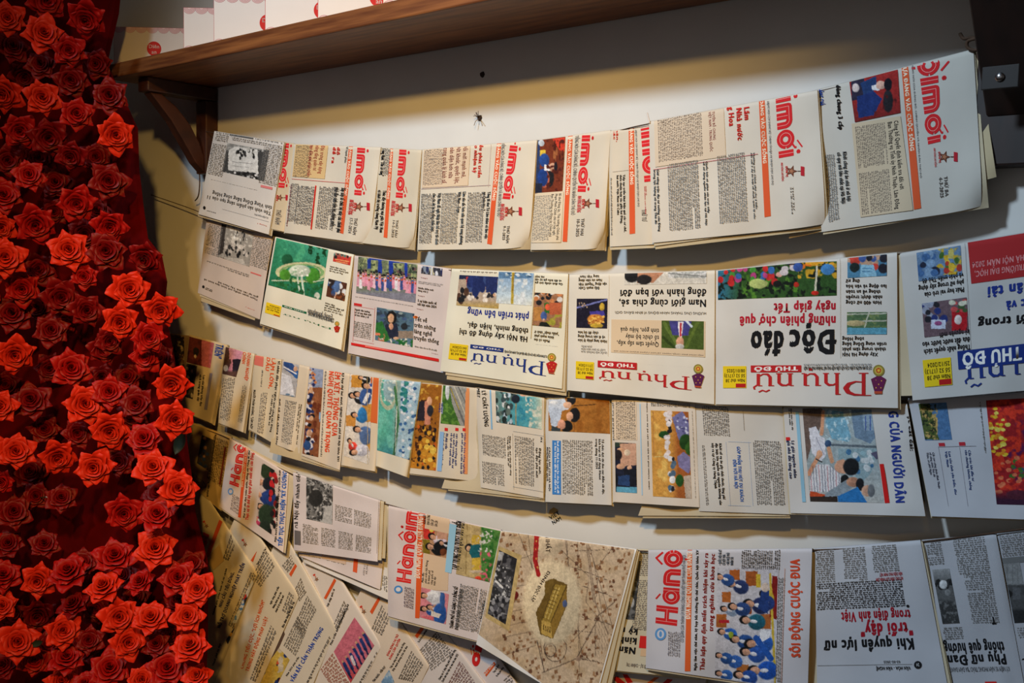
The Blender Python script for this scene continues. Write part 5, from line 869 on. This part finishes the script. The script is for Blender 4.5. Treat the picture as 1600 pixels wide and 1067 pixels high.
p.T((735,705,852,895),'f','Năng|kinh|kỳ n',K,.02,name='headline'); p.B((862,240,925,400),'f',3.8); p.B((858,420,925,740),'f',3.8); p.R((880,770,925,850),RD); p.R((885,850,925,900),(.84,.7,.55)); p.T((795,940,940,975),'f','THỜI SỰ - CHÍNH TRỊ',GR,.01); p.P((800,300,845,670),[('bg',(.2,.2,.2)),('n',20,.5,(.4,.4,.4)),('e',830,560,12,30,(.7,.7,.7))]); p.done()
p = Paper('fourth string daily with assembly hall photo and orange vertical headline', [(1013,858),(1269,856),(1262,1080),(1009,1043)], .066, (.80,.79,.81), c5, wav=.005, group=GROUP4, inner=[[(1014,859),(1268,857),(1262,1084),(1010,1046)]])
p.strokes((222,160,372,165,335,680,190,660),'u',mast('Hànộ'),(.80,.14,.15),inline=(.92,.78,.76)); p.R((408,165,438,165,426,985,388,985),(.86,.38,.18),'colour_bar'); p.T((402,180,425,635),'u','ĐƯA NGHỊ QUYẾT CỦA ĐẢNG',(.95,.88,.80),.02,name='bar_lettering')
p.T((464,160,482,160,466,980,448,980),'u','Ngày làm việc thứ năm, kỳ họp bất thường lần thứ chín, Quốc hội khóa XV:',K,.022,name='headline'); p.T((518,185,545,187,520,980,488,978),'u','Thảo luận quy định miễn trách nhiệm khi xảy ra',(.55,.10,.12),.016,name='headline'); p.T((562,190,590,192,578,716,548,714),'u','trong nghiên cứu khoa học',(.55,.10,.12),.016,name='headline')
hall=[('bg',(.78,.77,.80)),('r',690,300,760,370,(.70,.36,.14)),('r',800,310,880,410,(.66,.34,.14)),('r',640,450,700,520,(.70,.38,.15)),('r',600,600,670,690,(.66,.36,.14)),('r',800,560,840,600,(.6,.28,.1)),('r',900,600,970,700,(.66,.36,.16)),('r',740,940,820,1000,(.66,.38,.16)),('r',870,330,900,420,(.82,.70,.20)),('q',[(980,340),(1015,345),(1010,640),(960,620)],(.50,.10,.08)),('e',950,500,40,60,(.84,.72,.16)),('l',965,330,1000,1067,16,(.80,.68,.22))]
for (x,y,s,a,c) in [(705,395,30,20,(.14,.20,.38)),(625,350,26,20,(.16,.3,.55)),(825,530,36,10,(.12,.16,.34)),(655,565,24,15,(.55,.62,.72)),(715,550,30,15,(.14,.24,.45)),(800,640,34,10,(.10,.34,.42)),(640,720,26,15,(.15,.34,.66)),(730,770,32,15,(.12,.26,.5)),(835,800,38,0,(.13,.32,.64)),(670,905,28,15,(.18,.36,.66)),(800,855,34,15,(.14,.30,.60)),(860,980,40,0,(.10,.30,.66)),(755,1010,32,15,(.12,.26,.55)),(620,1000,24,15,(.16,.34,.62)),(920,470,28,60,(.12,.2,.42)),(620,880,24,20,(.14,.3,.56))]: hall.append(('p',x,y,s,a,c,(.06,.06,.07),(.78,.58,.47)))
hall+=[('q',[(905,440),(960,440),(950,600),(880,560)],(.12,.22,.46)),('e',930,420,26,30,(.86,.78,.72)),('q',[(900,700),(970,720),(960,760),(890,800)],(.92,.92,.94)),('l',870,760,970,900,40,(.12,.32,.66)),('r',620,640,690,660,(.7,.12,.16)),('e',700,740,16,22,(.6,.68,.2))]
p.P((610,285,1000,1090),hall,1.15); p.T((1098,228,1162,228,1166,893,1106,893),'u','SÔI ĐỘNG CUỘC ĐUA',(.84,.30,.18),.03,name='headline'); p.B((770,165,1030,300),'u',3.9,(.3,.28,.27)); p.T((615,165,720,270),'u','• QUỐC HỘI VÀ KỲ|CÓ ĐỘT PHÁ|• ĐÃI NGỘ PHÙ|NHÂN TÀI',K,.02)
p.E(225,735,38,42,(.36,.58,.80)); p.E(225,735,24,28,(.80,.80,.84)); p.E(225,735,10,20,(.36,.58,.80)); p.B((275,710,355,890),'u',3.8,(.5,.48,.5)); p.B((1018,350,1045,1060),'u',3.8); p.R((1050,290,1053,1060),(.8,.6,.55)); p.T((372,200,380,790),'u','CƠ QUAN CỦA THÀNH ỦY ĐẢNG CỘNG SẢN VIỆT NAM THÀNH PHỐ HÀ NỘI',(.4,.4,.42),0); p.done()
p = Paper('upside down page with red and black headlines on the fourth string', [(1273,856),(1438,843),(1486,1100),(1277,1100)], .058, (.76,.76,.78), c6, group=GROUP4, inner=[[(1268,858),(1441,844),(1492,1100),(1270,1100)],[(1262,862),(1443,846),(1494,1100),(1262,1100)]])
p.T((205,780,822,840),'f','Khi quyền lực nữ',K,.022,name='headline'); p.T((445,668,812,740),'f','"trỗi dậy"',(.66,.10,.16),.026,name='headline'); p.T((320,590,795,640),'f','trong điện ảnh Việt',(.66,.10,.16),.018,name='headline')
p.B((150,395,755,550),'f',4.2,(.16,.16,.17)); p.B((145,165,280,385),'f',4.2); p.B((325,155,500,385),'f',4.2); p.B((520,140,715,310),'f',4.2); p.T((550,320,740,372),'f','NỮ ĐẠO DIỄN GÓP PHẦN LÀM|NÊN DIỆN MẠO PHIM VIỆT',(.70,.18,.22),.012); p.T((555,955,790,975),'f','VĂN HÓA - VĂN NGHỆ',K,.012); p.T((605,915,720,930),'f','03-05-2025',GR,.01); p.E(838,942,26,26,(.12,.12,.13)); p.T((826,932,850,953),'f','24',(.85,.85,.86),.02); p.R((160,940,800,943),(.6,.6,.6)); p.E(770,545,10,9,K); p.done()
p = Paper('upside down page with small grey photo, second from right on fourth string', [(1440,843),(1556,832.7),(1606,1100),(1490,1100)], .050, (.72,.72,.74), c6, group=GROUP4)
p.T((1030,880,1445,940),'f','Phụ nữ Đan',K,.02,name='headline'); p.T((1010,800,1430,865),'f','thống quê hương',K,.02,name='headline'); p.B((1065,80,1330,320),'f',4.2); p.B((1140,330,1390,660),'f',4.2,cols=1); p.B((880,105,1020,265),'f',4.2)
p.P((935,300,1120,660), [('bg',(.62,.62,.62)),('gy',300,390,(.36,.36,.36)),('d',(930,370,1080,420),10,16,18,[(.12,.12,.12),(.2,.2,.2)]),('e',1010,400,26,28,(.85,.85,.85)),('gy',500,520,(.22,.22,.22)),('n',16,.55,(.42,.42,.42),(940,510,1130,660)),('e',1040,455,20,22,(.5,.5,.5))])
p.T((1045,960,1460,985),'f','KỶ NIỆM 95 NĂM PHONG TRÀO "BA ĐẢM ĐANG"',GR,.0); p.B((1000,690,1150,770),'f',4.2); p.R((1290,1055,1370,1067),RD); p.T((1330,620,1370,668),'f','T',K,.02); p.done()
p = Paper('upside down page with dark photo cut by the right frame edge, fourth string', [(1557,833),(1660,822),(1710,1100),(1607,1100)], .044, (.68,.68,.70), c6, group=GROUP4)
p.P((1415,255,1600,655), [('bg',(.40,.40,.40)),('r',1400,250,1620,400,(.55,.55,.55)),('l',1440,265,1445,395,3,(.4,.4,.4)),('l',1475,265,1480,395,3,(.4,.4,.4)),('l',1510,265,1515,395,3,(.4,.4,.4)),('gy',400,410,(.28,.28,.28)),('e',1455,465,20,24,(.12,.12,.12)),('r',1480,420,1530,500,(.35,.35,.36)),('gy',560,580,(.14,.14,.14))]); p.B((1380,60,1600,200),'f',4.2); p.R((1405,222,1600,245),(.45,.45,.45)); p.T((1520,880,1700,920),'f','tr',K,.02) ; p.B((1500,690,1640,760),'f',4.2); p.done()
# ---------------- row 5, hung aslant
def slant(label, quad, out, col=(.85,.80,.70), **k): return Paper(label, quad, out, col, k.pop('z', c2), group=GROUP5, bend=.006, **k)
def wq(p,txt,x0,y0,x1,y1,h,col,bold=.02,nm='headline'): word(p,txt,x0,y0,x1,y1,h,col,nm,bold)
def PQ(*a): return a
def bq(p,pts,o,px=3.4,col=(.36,.34,.32)):
    """running text in a slanted block, corners given as picture points: reading start bottom, direction up"""
    p.up(); P4=np.array(pts,float); h=np.hypot(*(P4[3]-P4[0])); w=np.hypot(*(P4[1]-P4[0])); nl=max(1,int(h/p.z[2]/px)); rg=np.random.RandomState(int(P4[0][0])+3); U0=[]; wp=w/p.z[2]
    for i in range(nl):
        x=0; lp=px*.5/wp
        while x<1-lp:
            for _ in range(rg.randint(2,6)):
                if x>1-lp: break
                hh=.46 if rg.rand()<.6 else .76; U0.append((x,(i+.15)/nl,x+lp*.75,(i+.15+hh)/nl)); x+=lp
            x+=lp*.75
    U=np.array(U0); u=U[:,[0,2,2,0]].ravel(); v=U[:,[1,1,3,3]].ravel(); Q=(P4[0]*(1-u[:,None])+P4[1]*u[:,None])*(1-v[:,None])+(P4[3]*(1-u[:,None])+P4[2]*u[:,None])*v[:,None]
    S,T=p.inv(Q[:,0],Q[:,1]); p.put(p.body,S,T,np.arange(len(u)).reshape(-1,4),col)
def medal(p,x,y,r):
    p.star(x,y,r,(.42,.26,.18),.5); p.star(x,y,r*.5,(.66,.46,.32),.5); p.Q([(x-r*1.6,y-r*1.9),(x-r*.7,y-r*2.4),(x-r*.5,y-r*1.9),(x-r*1.3,y-r*1.3)],(.80,.22,.16)); p.Q([(x-r*.9,y-r*1.5),(x-r*.6,y-r*1.6),(x-r*.1,y-r*.8),(x-r*.4,y-r*.7)],(.80,.3,.2))
p = slant('topmost slanted paper beside the roses, yellowish with dark blue headline',[(317.5,765),(402.6,896),(278,1193),(192,1062)],.058,(.82,.75,.60),curl=.3)
word(p,'HỖ TRỢ DOANH NGHIỆP PHÁT TRIỂN',255,725,412,320,19,(.14,.16,.34),'headline',.02); word(p,'NHU CẦU TIÊU DÙNG,',262,595,345,375,18,(.14,.16,.34),'headline',.02); word(p,'Những giải pháp kinh tế tài chính',215,640,300,350,9,K,'headline',.02)
p.R((250,45,270,58,175,308,155,298),(.84,.34,.18),'colour_bar'); medal(p,170,85,15); p.strokes((140,110,190,135,132,305,85,285),'u',mast('mới'),(.78,.22,.16))
bq(p,[(270,290),(325,120),(350,220),(310,300)],'u'); p.Q([(160,300),(250,200),(280,300),(215,360)],(.80,.66,.42)); bq(p,[(305,700),(450,360),(480,395),(340,730)],'u')
p.P(None,[('bg',(.85,.85,.84)),('n',14,.5,(.3,.5,.75)),('d',(340,500,450,600),14,12,22,[(.12,.12,.14),(.78,.2,.15),(.15,.25,.5)])],1.2,'photograph',[(330,690),(455,420),(478,470),(400,690)])
p.P(None,[('bg',(.82,.60,.20)),('d',(290,700,400,900),16,14,22,[(.08,.08,.09),(.85,.6,.15),(.1,.12,.2)])],1.2,'photograph',[(290,800),(395,640),(440,720),(350,910)]); word(p,'Thành phố Hà Nội',215,960,262,820,10,K,'headline',.02); p.done()
p = slant('slanted paper second from the roses with orange headline',[(375,791),(467.6,930),(337.6,1220),(245,1081)],.052,(.85,.79,.68))
wq(p,'TRONG HÀY ĐỘNG PHÁP LUẬT',432,995,555,655,19,(.84,.36,.16)); wq(p,'CHỐNG TIÊU CỰC, "LỢI ÍCH NHÓM"',398,980,536,550,19,(.84,.36,.16)); medal(p,412,200,15); p.Q([(446,300),(512,170),(522,182),(460,310)],(.84,.34,.16))
wq(p,'Thành tựu phát triển Thủ đô',490,330,550,215,10,K); bq(p,[(450,400),(545,230),(600,340),(510,470)],'u'); wq(p,'Những thành tựu to lớn',590,600,640,500,11,K); wq(p,'ngày càng phát triển',572,575,625,465,11,K); wq(p,'chuẩn bị kỷ nguyên mới',606,625,655,520,11,K); bq(p,[(640,610),(690,480),(720,520),(680,640)],'u'); wq(p,'Bảo đảm hàng hóa dịp Tết',650,720,722,560,12,K); bq(p,[(440,1040),(570,700),(610,745),(480,1060)],'u'); p.done()
p = slant('slanted paper third from the roses with large blue headline',[(440,822.5),(526.4,980),(434,1200),(348,1042)],.046,(.85,.81,.74))
p.P(None,[('bg',(.80,.68,.30)),('d',(480,830,700,1100),30,15,22,[(.09,.10,.16),(.82,.66,.2),(.80,.3,.15),(.12,.2,.45),(.8,.75,.65)])],1.2,'photograph',[(480,1130),(610,830),(690,920),(575,1150)]); p.Q([(545,870),(650,730),(660,760),(500,1130),(465,1130)],(.36,.28,.24))  # last shape: shadow on the page painted as a dark strip
p.Q([(686,385),(725,320),(735,335),(698,402)],(.84,.34,.16)); wq(p,'VẪN RẤT CẨN THẬN TRỌNG',712,1062,902,725,22,(.16,.30,.66)); wq(p,'Năm 2024 phát triển',672,1025,750,905,10,K)
p.up()
bq(p,[(650,830),(740,640),(800,740),(730,900)],'u'); bq(p,[(720,700),(800,510),(860,610),(770,780)],'u',3.4); bq(p,[(720,480),(760,400),(800,500),(750,560)],'u'); bq(p,[(640,330),(700,260),(720,320),(680,380)],'u'); bq(p,[(790,1060),(940,760),(950,780),(815,1067)],'u'); p.done()
p = slant('slanted paper fourth from the roses with pink photo of a row of people standing',[(492.7,837.5),(596.5,1007.7),(497,1208),(393,1038)],.040,(.86,.82,.78))
ops=[('bg',(.80,.42,.50)),('gy',900,1060,(.76,.25,.28))]
for i in range(9):
    x=1030+i*21; y=945-i*30; ops+=[('l',x,y,x+30,y+60,20,(.14,.20,.45)),('e',x-8,y-12,7,8,SKIN),('l',x+25,y+55,x+45,y+90,12,(.10,.12,.28))]
ops+=[('l',1075,900,1095,950,16,(.88,.85,.88)),('l',1090,880,1110,920,14,(.86,.45,.6))]
p.P(None,ops,1.1,'photograph',[(965,870),(1095,655),(1218,830),(1070,1065)])
medal(p,858,418,15); p.Q([(903,535),(968,412),(980,425),(917,543)],(.84,.34,.16)); wq(p,'Hội nhập quốc tế',930,590,972,480,11,K); wq(p,'Phát triển du lịch văn hóa lịch sử',950,830,1060,575,11,K); bq(p,[(960,700),(1030,540),(1060,600),(990,740)],'u'); bq(p,[(1120,1060),(1240,850),(1250,870),(1140,1067)],'u'); wq(p,'lực lượng mới',985,730,1040,620,10,K); bq(p,[(880,980),(960,870),(1070,1067),(960,1100)],'u',3.6,(.62,.36,.30)); p.done()
p = slant('slanted paper fifth from the roses with red boxed heading and blue photo corner',[(577,895),(671,1039),(572,1239),(478,1095)],.034,(.85,.79,.72),z=c3)
p.Q([(-8,665),(40,582),(50,596),(5,680)],(.84,.34,.16)); wq(p,'ĐẢNG ĐÓNG VAI TRÒ',95,915,155,795,11,RD); wq(p,'ĐẢNG CẦM QUYỀN',108,935,165,820,11,RD); wq(p,'Tiếp tục nâng cao chất lượng của Đảng',112,985,190,840,10,K); wq(p,'Đẩy mạnh phong trào thi đua',125,1000,205,860,10,K); bq(p,[(150,1040),(225,880),(300,960),(235,1060)],'u',3.4); bq(p,[(0,760),(60,620),(110,700),(60,800)],'u',3.6); wq(p,'TÌNH NGHĨA - HIỂN ĐẠT',15,1062,82,975,11,K); p.P(None,[('bg',(.45,.60,.74)),('n',20,.5,(.70,.78,.84))],1.4,'photograph',[(55,1060),(100,990),(130,1060),(90,1090)]); medal(p,-42,665,15); p.done()
p = slant('slanted paper sixth from the roses, grey text with dark headlines, under the crumpled daily',[(635.7,905),(775,1090),(684,1277),(544.5,1092)],.028,(.83,.79,.77),z=c3)
p.Q([(245,800),(285,745),(298,758),(258,815)],(.84,.34,.16)); wq(p,'Thủ đô nỗ lực tăng trưởng kinh tế',268,840,318,765,10,K); bq(p,[(270,880),(370,770),(470,900),(340,1000)],'u',3.5); wq(p,'Chung tay vì cộng đồng phát triển bền vững',385,1050,475,880,11,K); wq(p,'Quyết tâm thực hiện các mục tiêu năm 2025',402,1062,490,905,11,K); bq(p,[(430,1067),(500,930),(590,1067),(540,1100)],'u',3.5,(.45,.3,.3)); p.done()
p = slant('slanted paper seventh from the roses with red masthead letters below the map corner',[(719,937),(832,1104),(751,1260),(638,1093)],.020,(.84,.80,.80),z=c3)
p.strokes((575,838,625,862,600,978,550,955),'u',mast('ới'),(.80,.14,.14)); p.Q([(632,1010),(690,945),(700,960),(645,1030)],(.84,.34,.16)); word(p,'ĐỘC SỐNG',640,1022,690,960,9,(.95,.9,.85),'bar_lettering',.02); wq(p,'Tăng tốc dự án',690,1010,720,965,10,K); wq(p,'hạ tầng giao thông',705,1030,745,980,10,K); bq(p,[(740,1050),(790,1000),(860,1067),(800,1090)],'u',3.5); p.done()
p = slant('sliver of a daily with red and orange print at the bottom frame edge, centre',[(935,1035),(1105,1050),(1090,1140),(930,1120)],.030,(.82,.78,.76),z=c4)
p.Q([(770,1010),(800,1012),(835,1060),(800,1067)],(.80,.14,.14)); p.Q([(700,1030),(740,1025),(790,1067),(740,1067)],(.80,.16,.14)); p.Q([(970,1030),(1000,1030),(950,1067),(920,1067)],(.84,.40,.2)); p.Q([(1050,1040),(1085,1045),(1060,1067),(1020,1067)],(.8,.16,.15)); p.done()
# ------------------------------------------------------------------ roses
def petal_mesh(name, seed, r0, z0, length, A0, opening, curl, taper):
    """one petal wrapped round the axis: a cup wall that rolls outward at its rim; outer ones run to a point"""
    rg = random.Random(seed); nu, nv = 8, 8; V = []; ph = rg.uniform(0, 6); sk_ = rg.uniform(-.12, .12)
    for a in range(nv+1):
        v = a/nv
        for b in range(nu+1):
            u = -1+2*b/nu
            L = length*v*(1-(.13+.10*taper)*abs(u)**1.8*v)
            r, z, s, st = r0, z0, 0, L/8
            for _ in range(8):
                s += st; q = s/length; ang = math.radians(opening-8*math.sin(3.14*min(q, 1))+curl*max(0, q-.5)**1.4*3.0+abs(u)**1.6*(18+40*taper)*max(0, q-.35)); r += math.sin(ang)*st; z += math.cos(ang)*st
            wv = math.sin(min(.5+v*1.3, 1.571)); wv *= 1-taper*max(0, v-.45)/.55*(.93+.05*math.sin(ph))
            th = (u*wv+sk_*v*v*taper)*math.radians(A0)
            rr = r+.030*u*(1-taper)+(.02+.02*taper)*math.sin(u*4+ph)*v*v; zz = z+(.012+.03*taper)*math.sin(u*6+ph*2)*v*v
            V.append((rr*math.cos(th), rr*math.sin(th), zz))
    n = nu+1; Fc = [(a*n+b, a*n+b+1, (a+1)*n+b+1, (a+1)*n+b) for a in range(nv) for b in range(nu)]
    return V, Fc
def mk(name, VF): 
    me = bpy.data.meshes.new(name); me.from_pydata(VF[0], [], VF[1]); me.update(); me.polygons.foreach_set('use_smooth', [True]*len(me.polygons)); return me
def bud_vf(seed):
    V = []; Fc = []; m = 46; rg = random.Random(seed); ph = rg.uniform(0, 6)
    for k in range(m+1):
        t = k/m; a = ph+t*2*math.pi*2.0; r = .012+.10*t; top = .66-.02*t+.035*math.sin(a*2.1)
        for q, (dz, dr) in enumerate(((0, 0), (.55, .01), (.88, .02), (1, .035))): V.append(((r+dr)*math.cos(a), (r+dr)*math.sin(a), .05+(top-.05)*dz))
    for k in range(m):
        for q in range(3): Fc.append((k*4+q, (k+1)*4+q, (k+1)*4+q+1, k*4+q+1))
    return V, Fc
RINGS = [  # count, base radius, base height, length, half angle, opening, curl at the rim, taper to a point
    (3, .09, .15, .50, 78, 0, 34, 0), (3, .17, .11, .53, 74, 3, 44, 0), (4, .25, .07, .53, 62, 8, 54, .08), (5, .32, .01, .54, 56, 17, 66, .22), (5, .34, -.06, .60, 54, 42, 52, .70), (6, .32, -.12, .76, 46, 66, 40, .82)]
PM = [[mk('petal', petal_mesh('petal', 10*i+k, r0, z0, L*(1+.06*(k-1)), A0, op, cu, tp)) for k in range(3)] for i, (c_, r0, z0, L, A0, op, cu, tp) in enumerate(RINGS)]
BM = [mk('bud', bud_vf(s)) for s in (1, 5, 9)]
for lst in PM:
    for m in lst: m.materials.append(MROSE[0])
for m in BM: m.materials.append(MROSE[0])
def rose_out(x): return .455-.00062*x
ROSES = """12 28 30 0;72 0 34 1;135 28 33 1;68 53 33 0;20 74 27 2;108 78 30 1;64 101 26 2;112 125 31 2;172 150 32 2;6 145 33 0;66 152 31 0;120 178 29 1;32 204 30 1;76 213 34 2;180 210 33 0;112 243 27 2;
46 274 28 1;87 286 24 2;170 283 34 2;120 316 33 1;6 306 32 1;56 349 35 1;172 352 30 1;108 390 35 0;168 392 34 2;228 402 30 2;133 366 24 2;2 354 26 0;8 402 36 0;132 432 24 1;35 450 32 1;95 463 33 2;202 452 35 0;20 490 34 2;252 483 32 0;135 484 29 2;188 502 33 0;80 516 30 2;232 526 30 1;172 532 26 2;
23 553 34 0;163 545 27 2;112 576 35 1;228 556 29 1;270 597 34 0;50 626 34 2;133 631 36 0;172 612 31 1;215 631 31 2;0 634 30 0;273 654 34 0;121 678 26 2;172 672 34 0;226 686 31 1;25 705 33 0;90 712 33 0;148 730 34 0;240 730 33 0;186 722 22 2;278 763 35 0;2 752 22 1;96 778 26 2;46 738 24 2;22 800 30 2;
194 800 34 1;246 804 32 1;243 857 36 0;180 870 35 1;108 894 34 1;60 907 31 0;4 900 32 1;163 917 32 0;220 910 25 1;278 903 33 1;310 920 30 0;187 963 34 0;236 966 32 0;293 962 29 0;98 985 32 0;116 945 27 2;4 947 26 0;28 1002 36 0;298 1010 34 0;200 1003 31 0;244 1006 25 2;104 1028 31 1;54 1032 27 1;172 1045 36 1;262 1044 37 1;96 1064 30 0;8 1040 26 2;308 1056 25 0;140 1000 25 2;222 1062 28 0;134 1070 26 1;
-30 30 34 1;-30 110 34 1;-28 200 34 0;-32 300 32 1;-30 450 34 0;-34 560 34 1;-30 690 34 0;-30 850 34 1;-34 960 34 0;60 245 24 2;152 100 22 2;12 250 26 2;66 40 20 2;40 118 22 2;150 245 22 2;84 330 20 2;60 420 24 2;150 330 22 2;78 575 22 2;8 600 22 2;250 560 22 2;100 505 22 2;60 480 22 2;200 590 22 2;160 590 20 2;70 670 22 2;206 650 22 2;56 775 20 2;250 770 24 2;130 1010 24 2;60 960 24 2;20 960 24 2;270 990 24 2;150 950 22 2;210 935 22 2;130 880 22 2;190 900 22 2;300 880 20 2;280 940 22 2;70 850 26 2;14 850 26 2;76 1006 22 2"""
pn = empty('flower_stand', at(120, 533, .30), 'dark red fabric backing panel that holds the mass of artificial roses at the left', 'flower stand')
pc = at(120, 533, .30)
edge = [(-120, -60), (186, -60), (178, 20), (166, 70), (160, 100), (190, 160), (208, 200), (210, 262), (218, 330), (224, 372), (246, 400), (254, 440), (250, 480), (262, 540), (272, 600), (284, 680), (292, 740), (298, 800), (318, 880), (318, 1000), (312, 1130), (-120, 1130)]
PA = np.array([at(x, y, rose_out(x)-.085) for x, y in edge]); PB = PA+np.array([.0, .012, 0])
nE = len(edge); Fc = [tuple(range(nE)), tuple(range(nE, 2*nE))[::-1]]+[(i, nE+i, nE+(i+1) % nE, (i+1) % nE) for i in range(nE)]
new_mesh('backing_board', np.concatenate([PA, PB])-pc, Fc, MBACK, pn)
# two posts that carry the panel, behind it
for x in (20, 110):
    a = at(x, 600, rose_out(x)-.12); V, Fc = box_vf((a[0]-.02, a[1], .0), (a[0]+.02, a[1]+.02, 1.9)); new_mesh('support_post', np.array(V)-pc, Fc, MWOODD, pn)
pts = [tuple(map(float, r.split())) for r in ROSES.replace('\n', '').split(';') if r.strip()]
seen = sorted([p for p in pts if p[0] > -20], key=lambda p: p[1])
lmk = [(0, 100, 'level with gift boxes'), (100, 200, 'level with left bracket'), (200, 300, 'level with top left grey page'), (300, 400, 'level with wall under the bracket'), (400, 500, 'level with green fountain paper'), (500, 600, 'level with start of the third string'),
       (600, 700, 'level with third string papers'), (700, 800, 'level with start of the fourth string'), (800, 880, 'beside the bare red gap'), (880, 950, 'level with top slanted papers'), (950, 1015, 'level with slanted orange headline'), (1015, 1100, 'along the bottom frame edge')]
ordn = ['outermost right', 'second from right', 'third from right', 'fourth from right', 'fifth from right', 'sixth from right', 'seventh from right', 'eighth from right', 'ninth from right', 'tenth from right', 'eleventh from right', 'twelfth from right', 'thirteenth from right', 'fourteenth from right', 'fifteenth from right', 'sixteenth from right', 'seventeenth from right', 'eighteenth from right', 'nineteenth from right', 'twentieth from right']
lab = {}
for a, b, nm in lmk:
    row = sorted([p for p in pts if a <= max(p[1], 0) < b], key=lambda p: -p[0])
    for k, p in enumerate(row):
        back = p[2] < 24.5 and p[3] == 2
        lab[p] = '%s rose%s, %s, %s' % (('brightened', 'dimmed', 'shade-darkened red')[int(p[3])], ' tucked behind' if back else '', ordn[min(k, 19)], nm)  # tone words name the light and shade painted into the reds
ri = 0
for p in pts:
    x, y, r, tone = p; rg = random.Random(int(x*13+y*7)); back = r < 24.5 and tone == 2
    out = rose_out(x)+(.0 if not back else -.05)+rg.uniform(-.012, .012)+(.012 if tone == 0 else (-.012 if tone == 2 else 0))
    c = at(x, y, out); R = r*depth(c)/F*(1.02 if not back else 1.25)
    e = empty('artificial_rose', c, lab.get(p, 'crimson artificial rose in the panel'), 'rose', 'artificial roses in the red panel')
    toc = Vector([float(v) for v in (CAM-c)]).normalized()
    tilt = Vector((rg.gauss(0, .24), -.05, rg.gauss(0, .20)+(.22 if y > 780 else .02)))
    d = (toc+tilt).normalized(); qn = d.to_track_quat('Z', 'Y'); e.rotation_mode = 'QUATERNION'
    from mathutils import Quaternion
    e.rotation_quaternion = qn @ Quaternion((0, 0, 1), rg.uniform(0, 6.28)); e.scale = (R*.93,)*3
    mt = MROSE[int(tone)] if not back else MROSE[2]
    def child(name, me, rot=0, sc=1.0, tl=0):
        o = bpy.data.objects.new(name, me); COL.objects.link(o); o.parent = e; o.rotation_euler = (tl, 0, rot); o.scale = (sc, sc, sc)
        if mt is not MROSE[0]: o.material_slots[0].link = 'OBJECT'; o.material_slots[0].material = mt
        return o
    child('bud', BM[ri % 3])
    for i, (cnt, *_r) in enumerate(RINGS):
        a0 = rg.uniform(0, 6.28)
        for k in range(cnt): child('petal', PM[i][(k+ri) % 3], a0+2*math.pi*k/cnt+rg.uniform(-.12, .12), rg.uniform(.93, 1.06))
    ri += 1
# bare wire stub in the gap, a few green leaves
w = empty('wire_stem', at(66, 776, .36), 'bare green wire stem with a pale cut tip in the gap left of the roses', 'stem'); c0 = at(66, 776, .36)
tube('stem', [at(50, 778, .34)-c0, at(60, 777, .36)-c0, at(73, 776, .38)-c0], .0013, MLEAF, w); tube('cut_tip', [at(72, 776, .38)-c0, at(76, 776, .385)-c0], .0022, MBOXW, w)
for (x, y, a, s, lb) in [(282, 690, 1.2, .030, 'dark green rose leaf with a pale edge beside the fourth string start'), (58, 1004, .4, .018, 'small pale green bud tip among the lower left roses')]:
    c = at(x, y, .26 if x > 100 else .43); ux = np.array([math.cos(a)*right[0], math.cos(a)*right[1], math.sin(a)]); vy = np.array([-math.sin(a)*right[0], -math.sin(a)*right[1], math.cos(a)])
    V = []; m = 8
    for i in range(m+1):
        t = i/m; wdt = .42*math.sin(math.pi*t)**.8
        for q in (-1, 0, 1): V.append(ux*s*(t*2-1)+vy*s*q*wdt-fwd*s*(.15*abs(q)+.2*t*t))
    o = new_mesh('rose_leaf', V, [(i*3+q, i*3+q+1, i*3+q+4, i*3+q+3) for i in range(m) for q in range(2)], MLEAF, None, True); o.location = [float(v) for v in c]; tag(o, lb, 'leaf')
# remove the helper used for letter shapes
bpy.data.objects.remove(_fo); bpy.data.curves.remove(_fc)
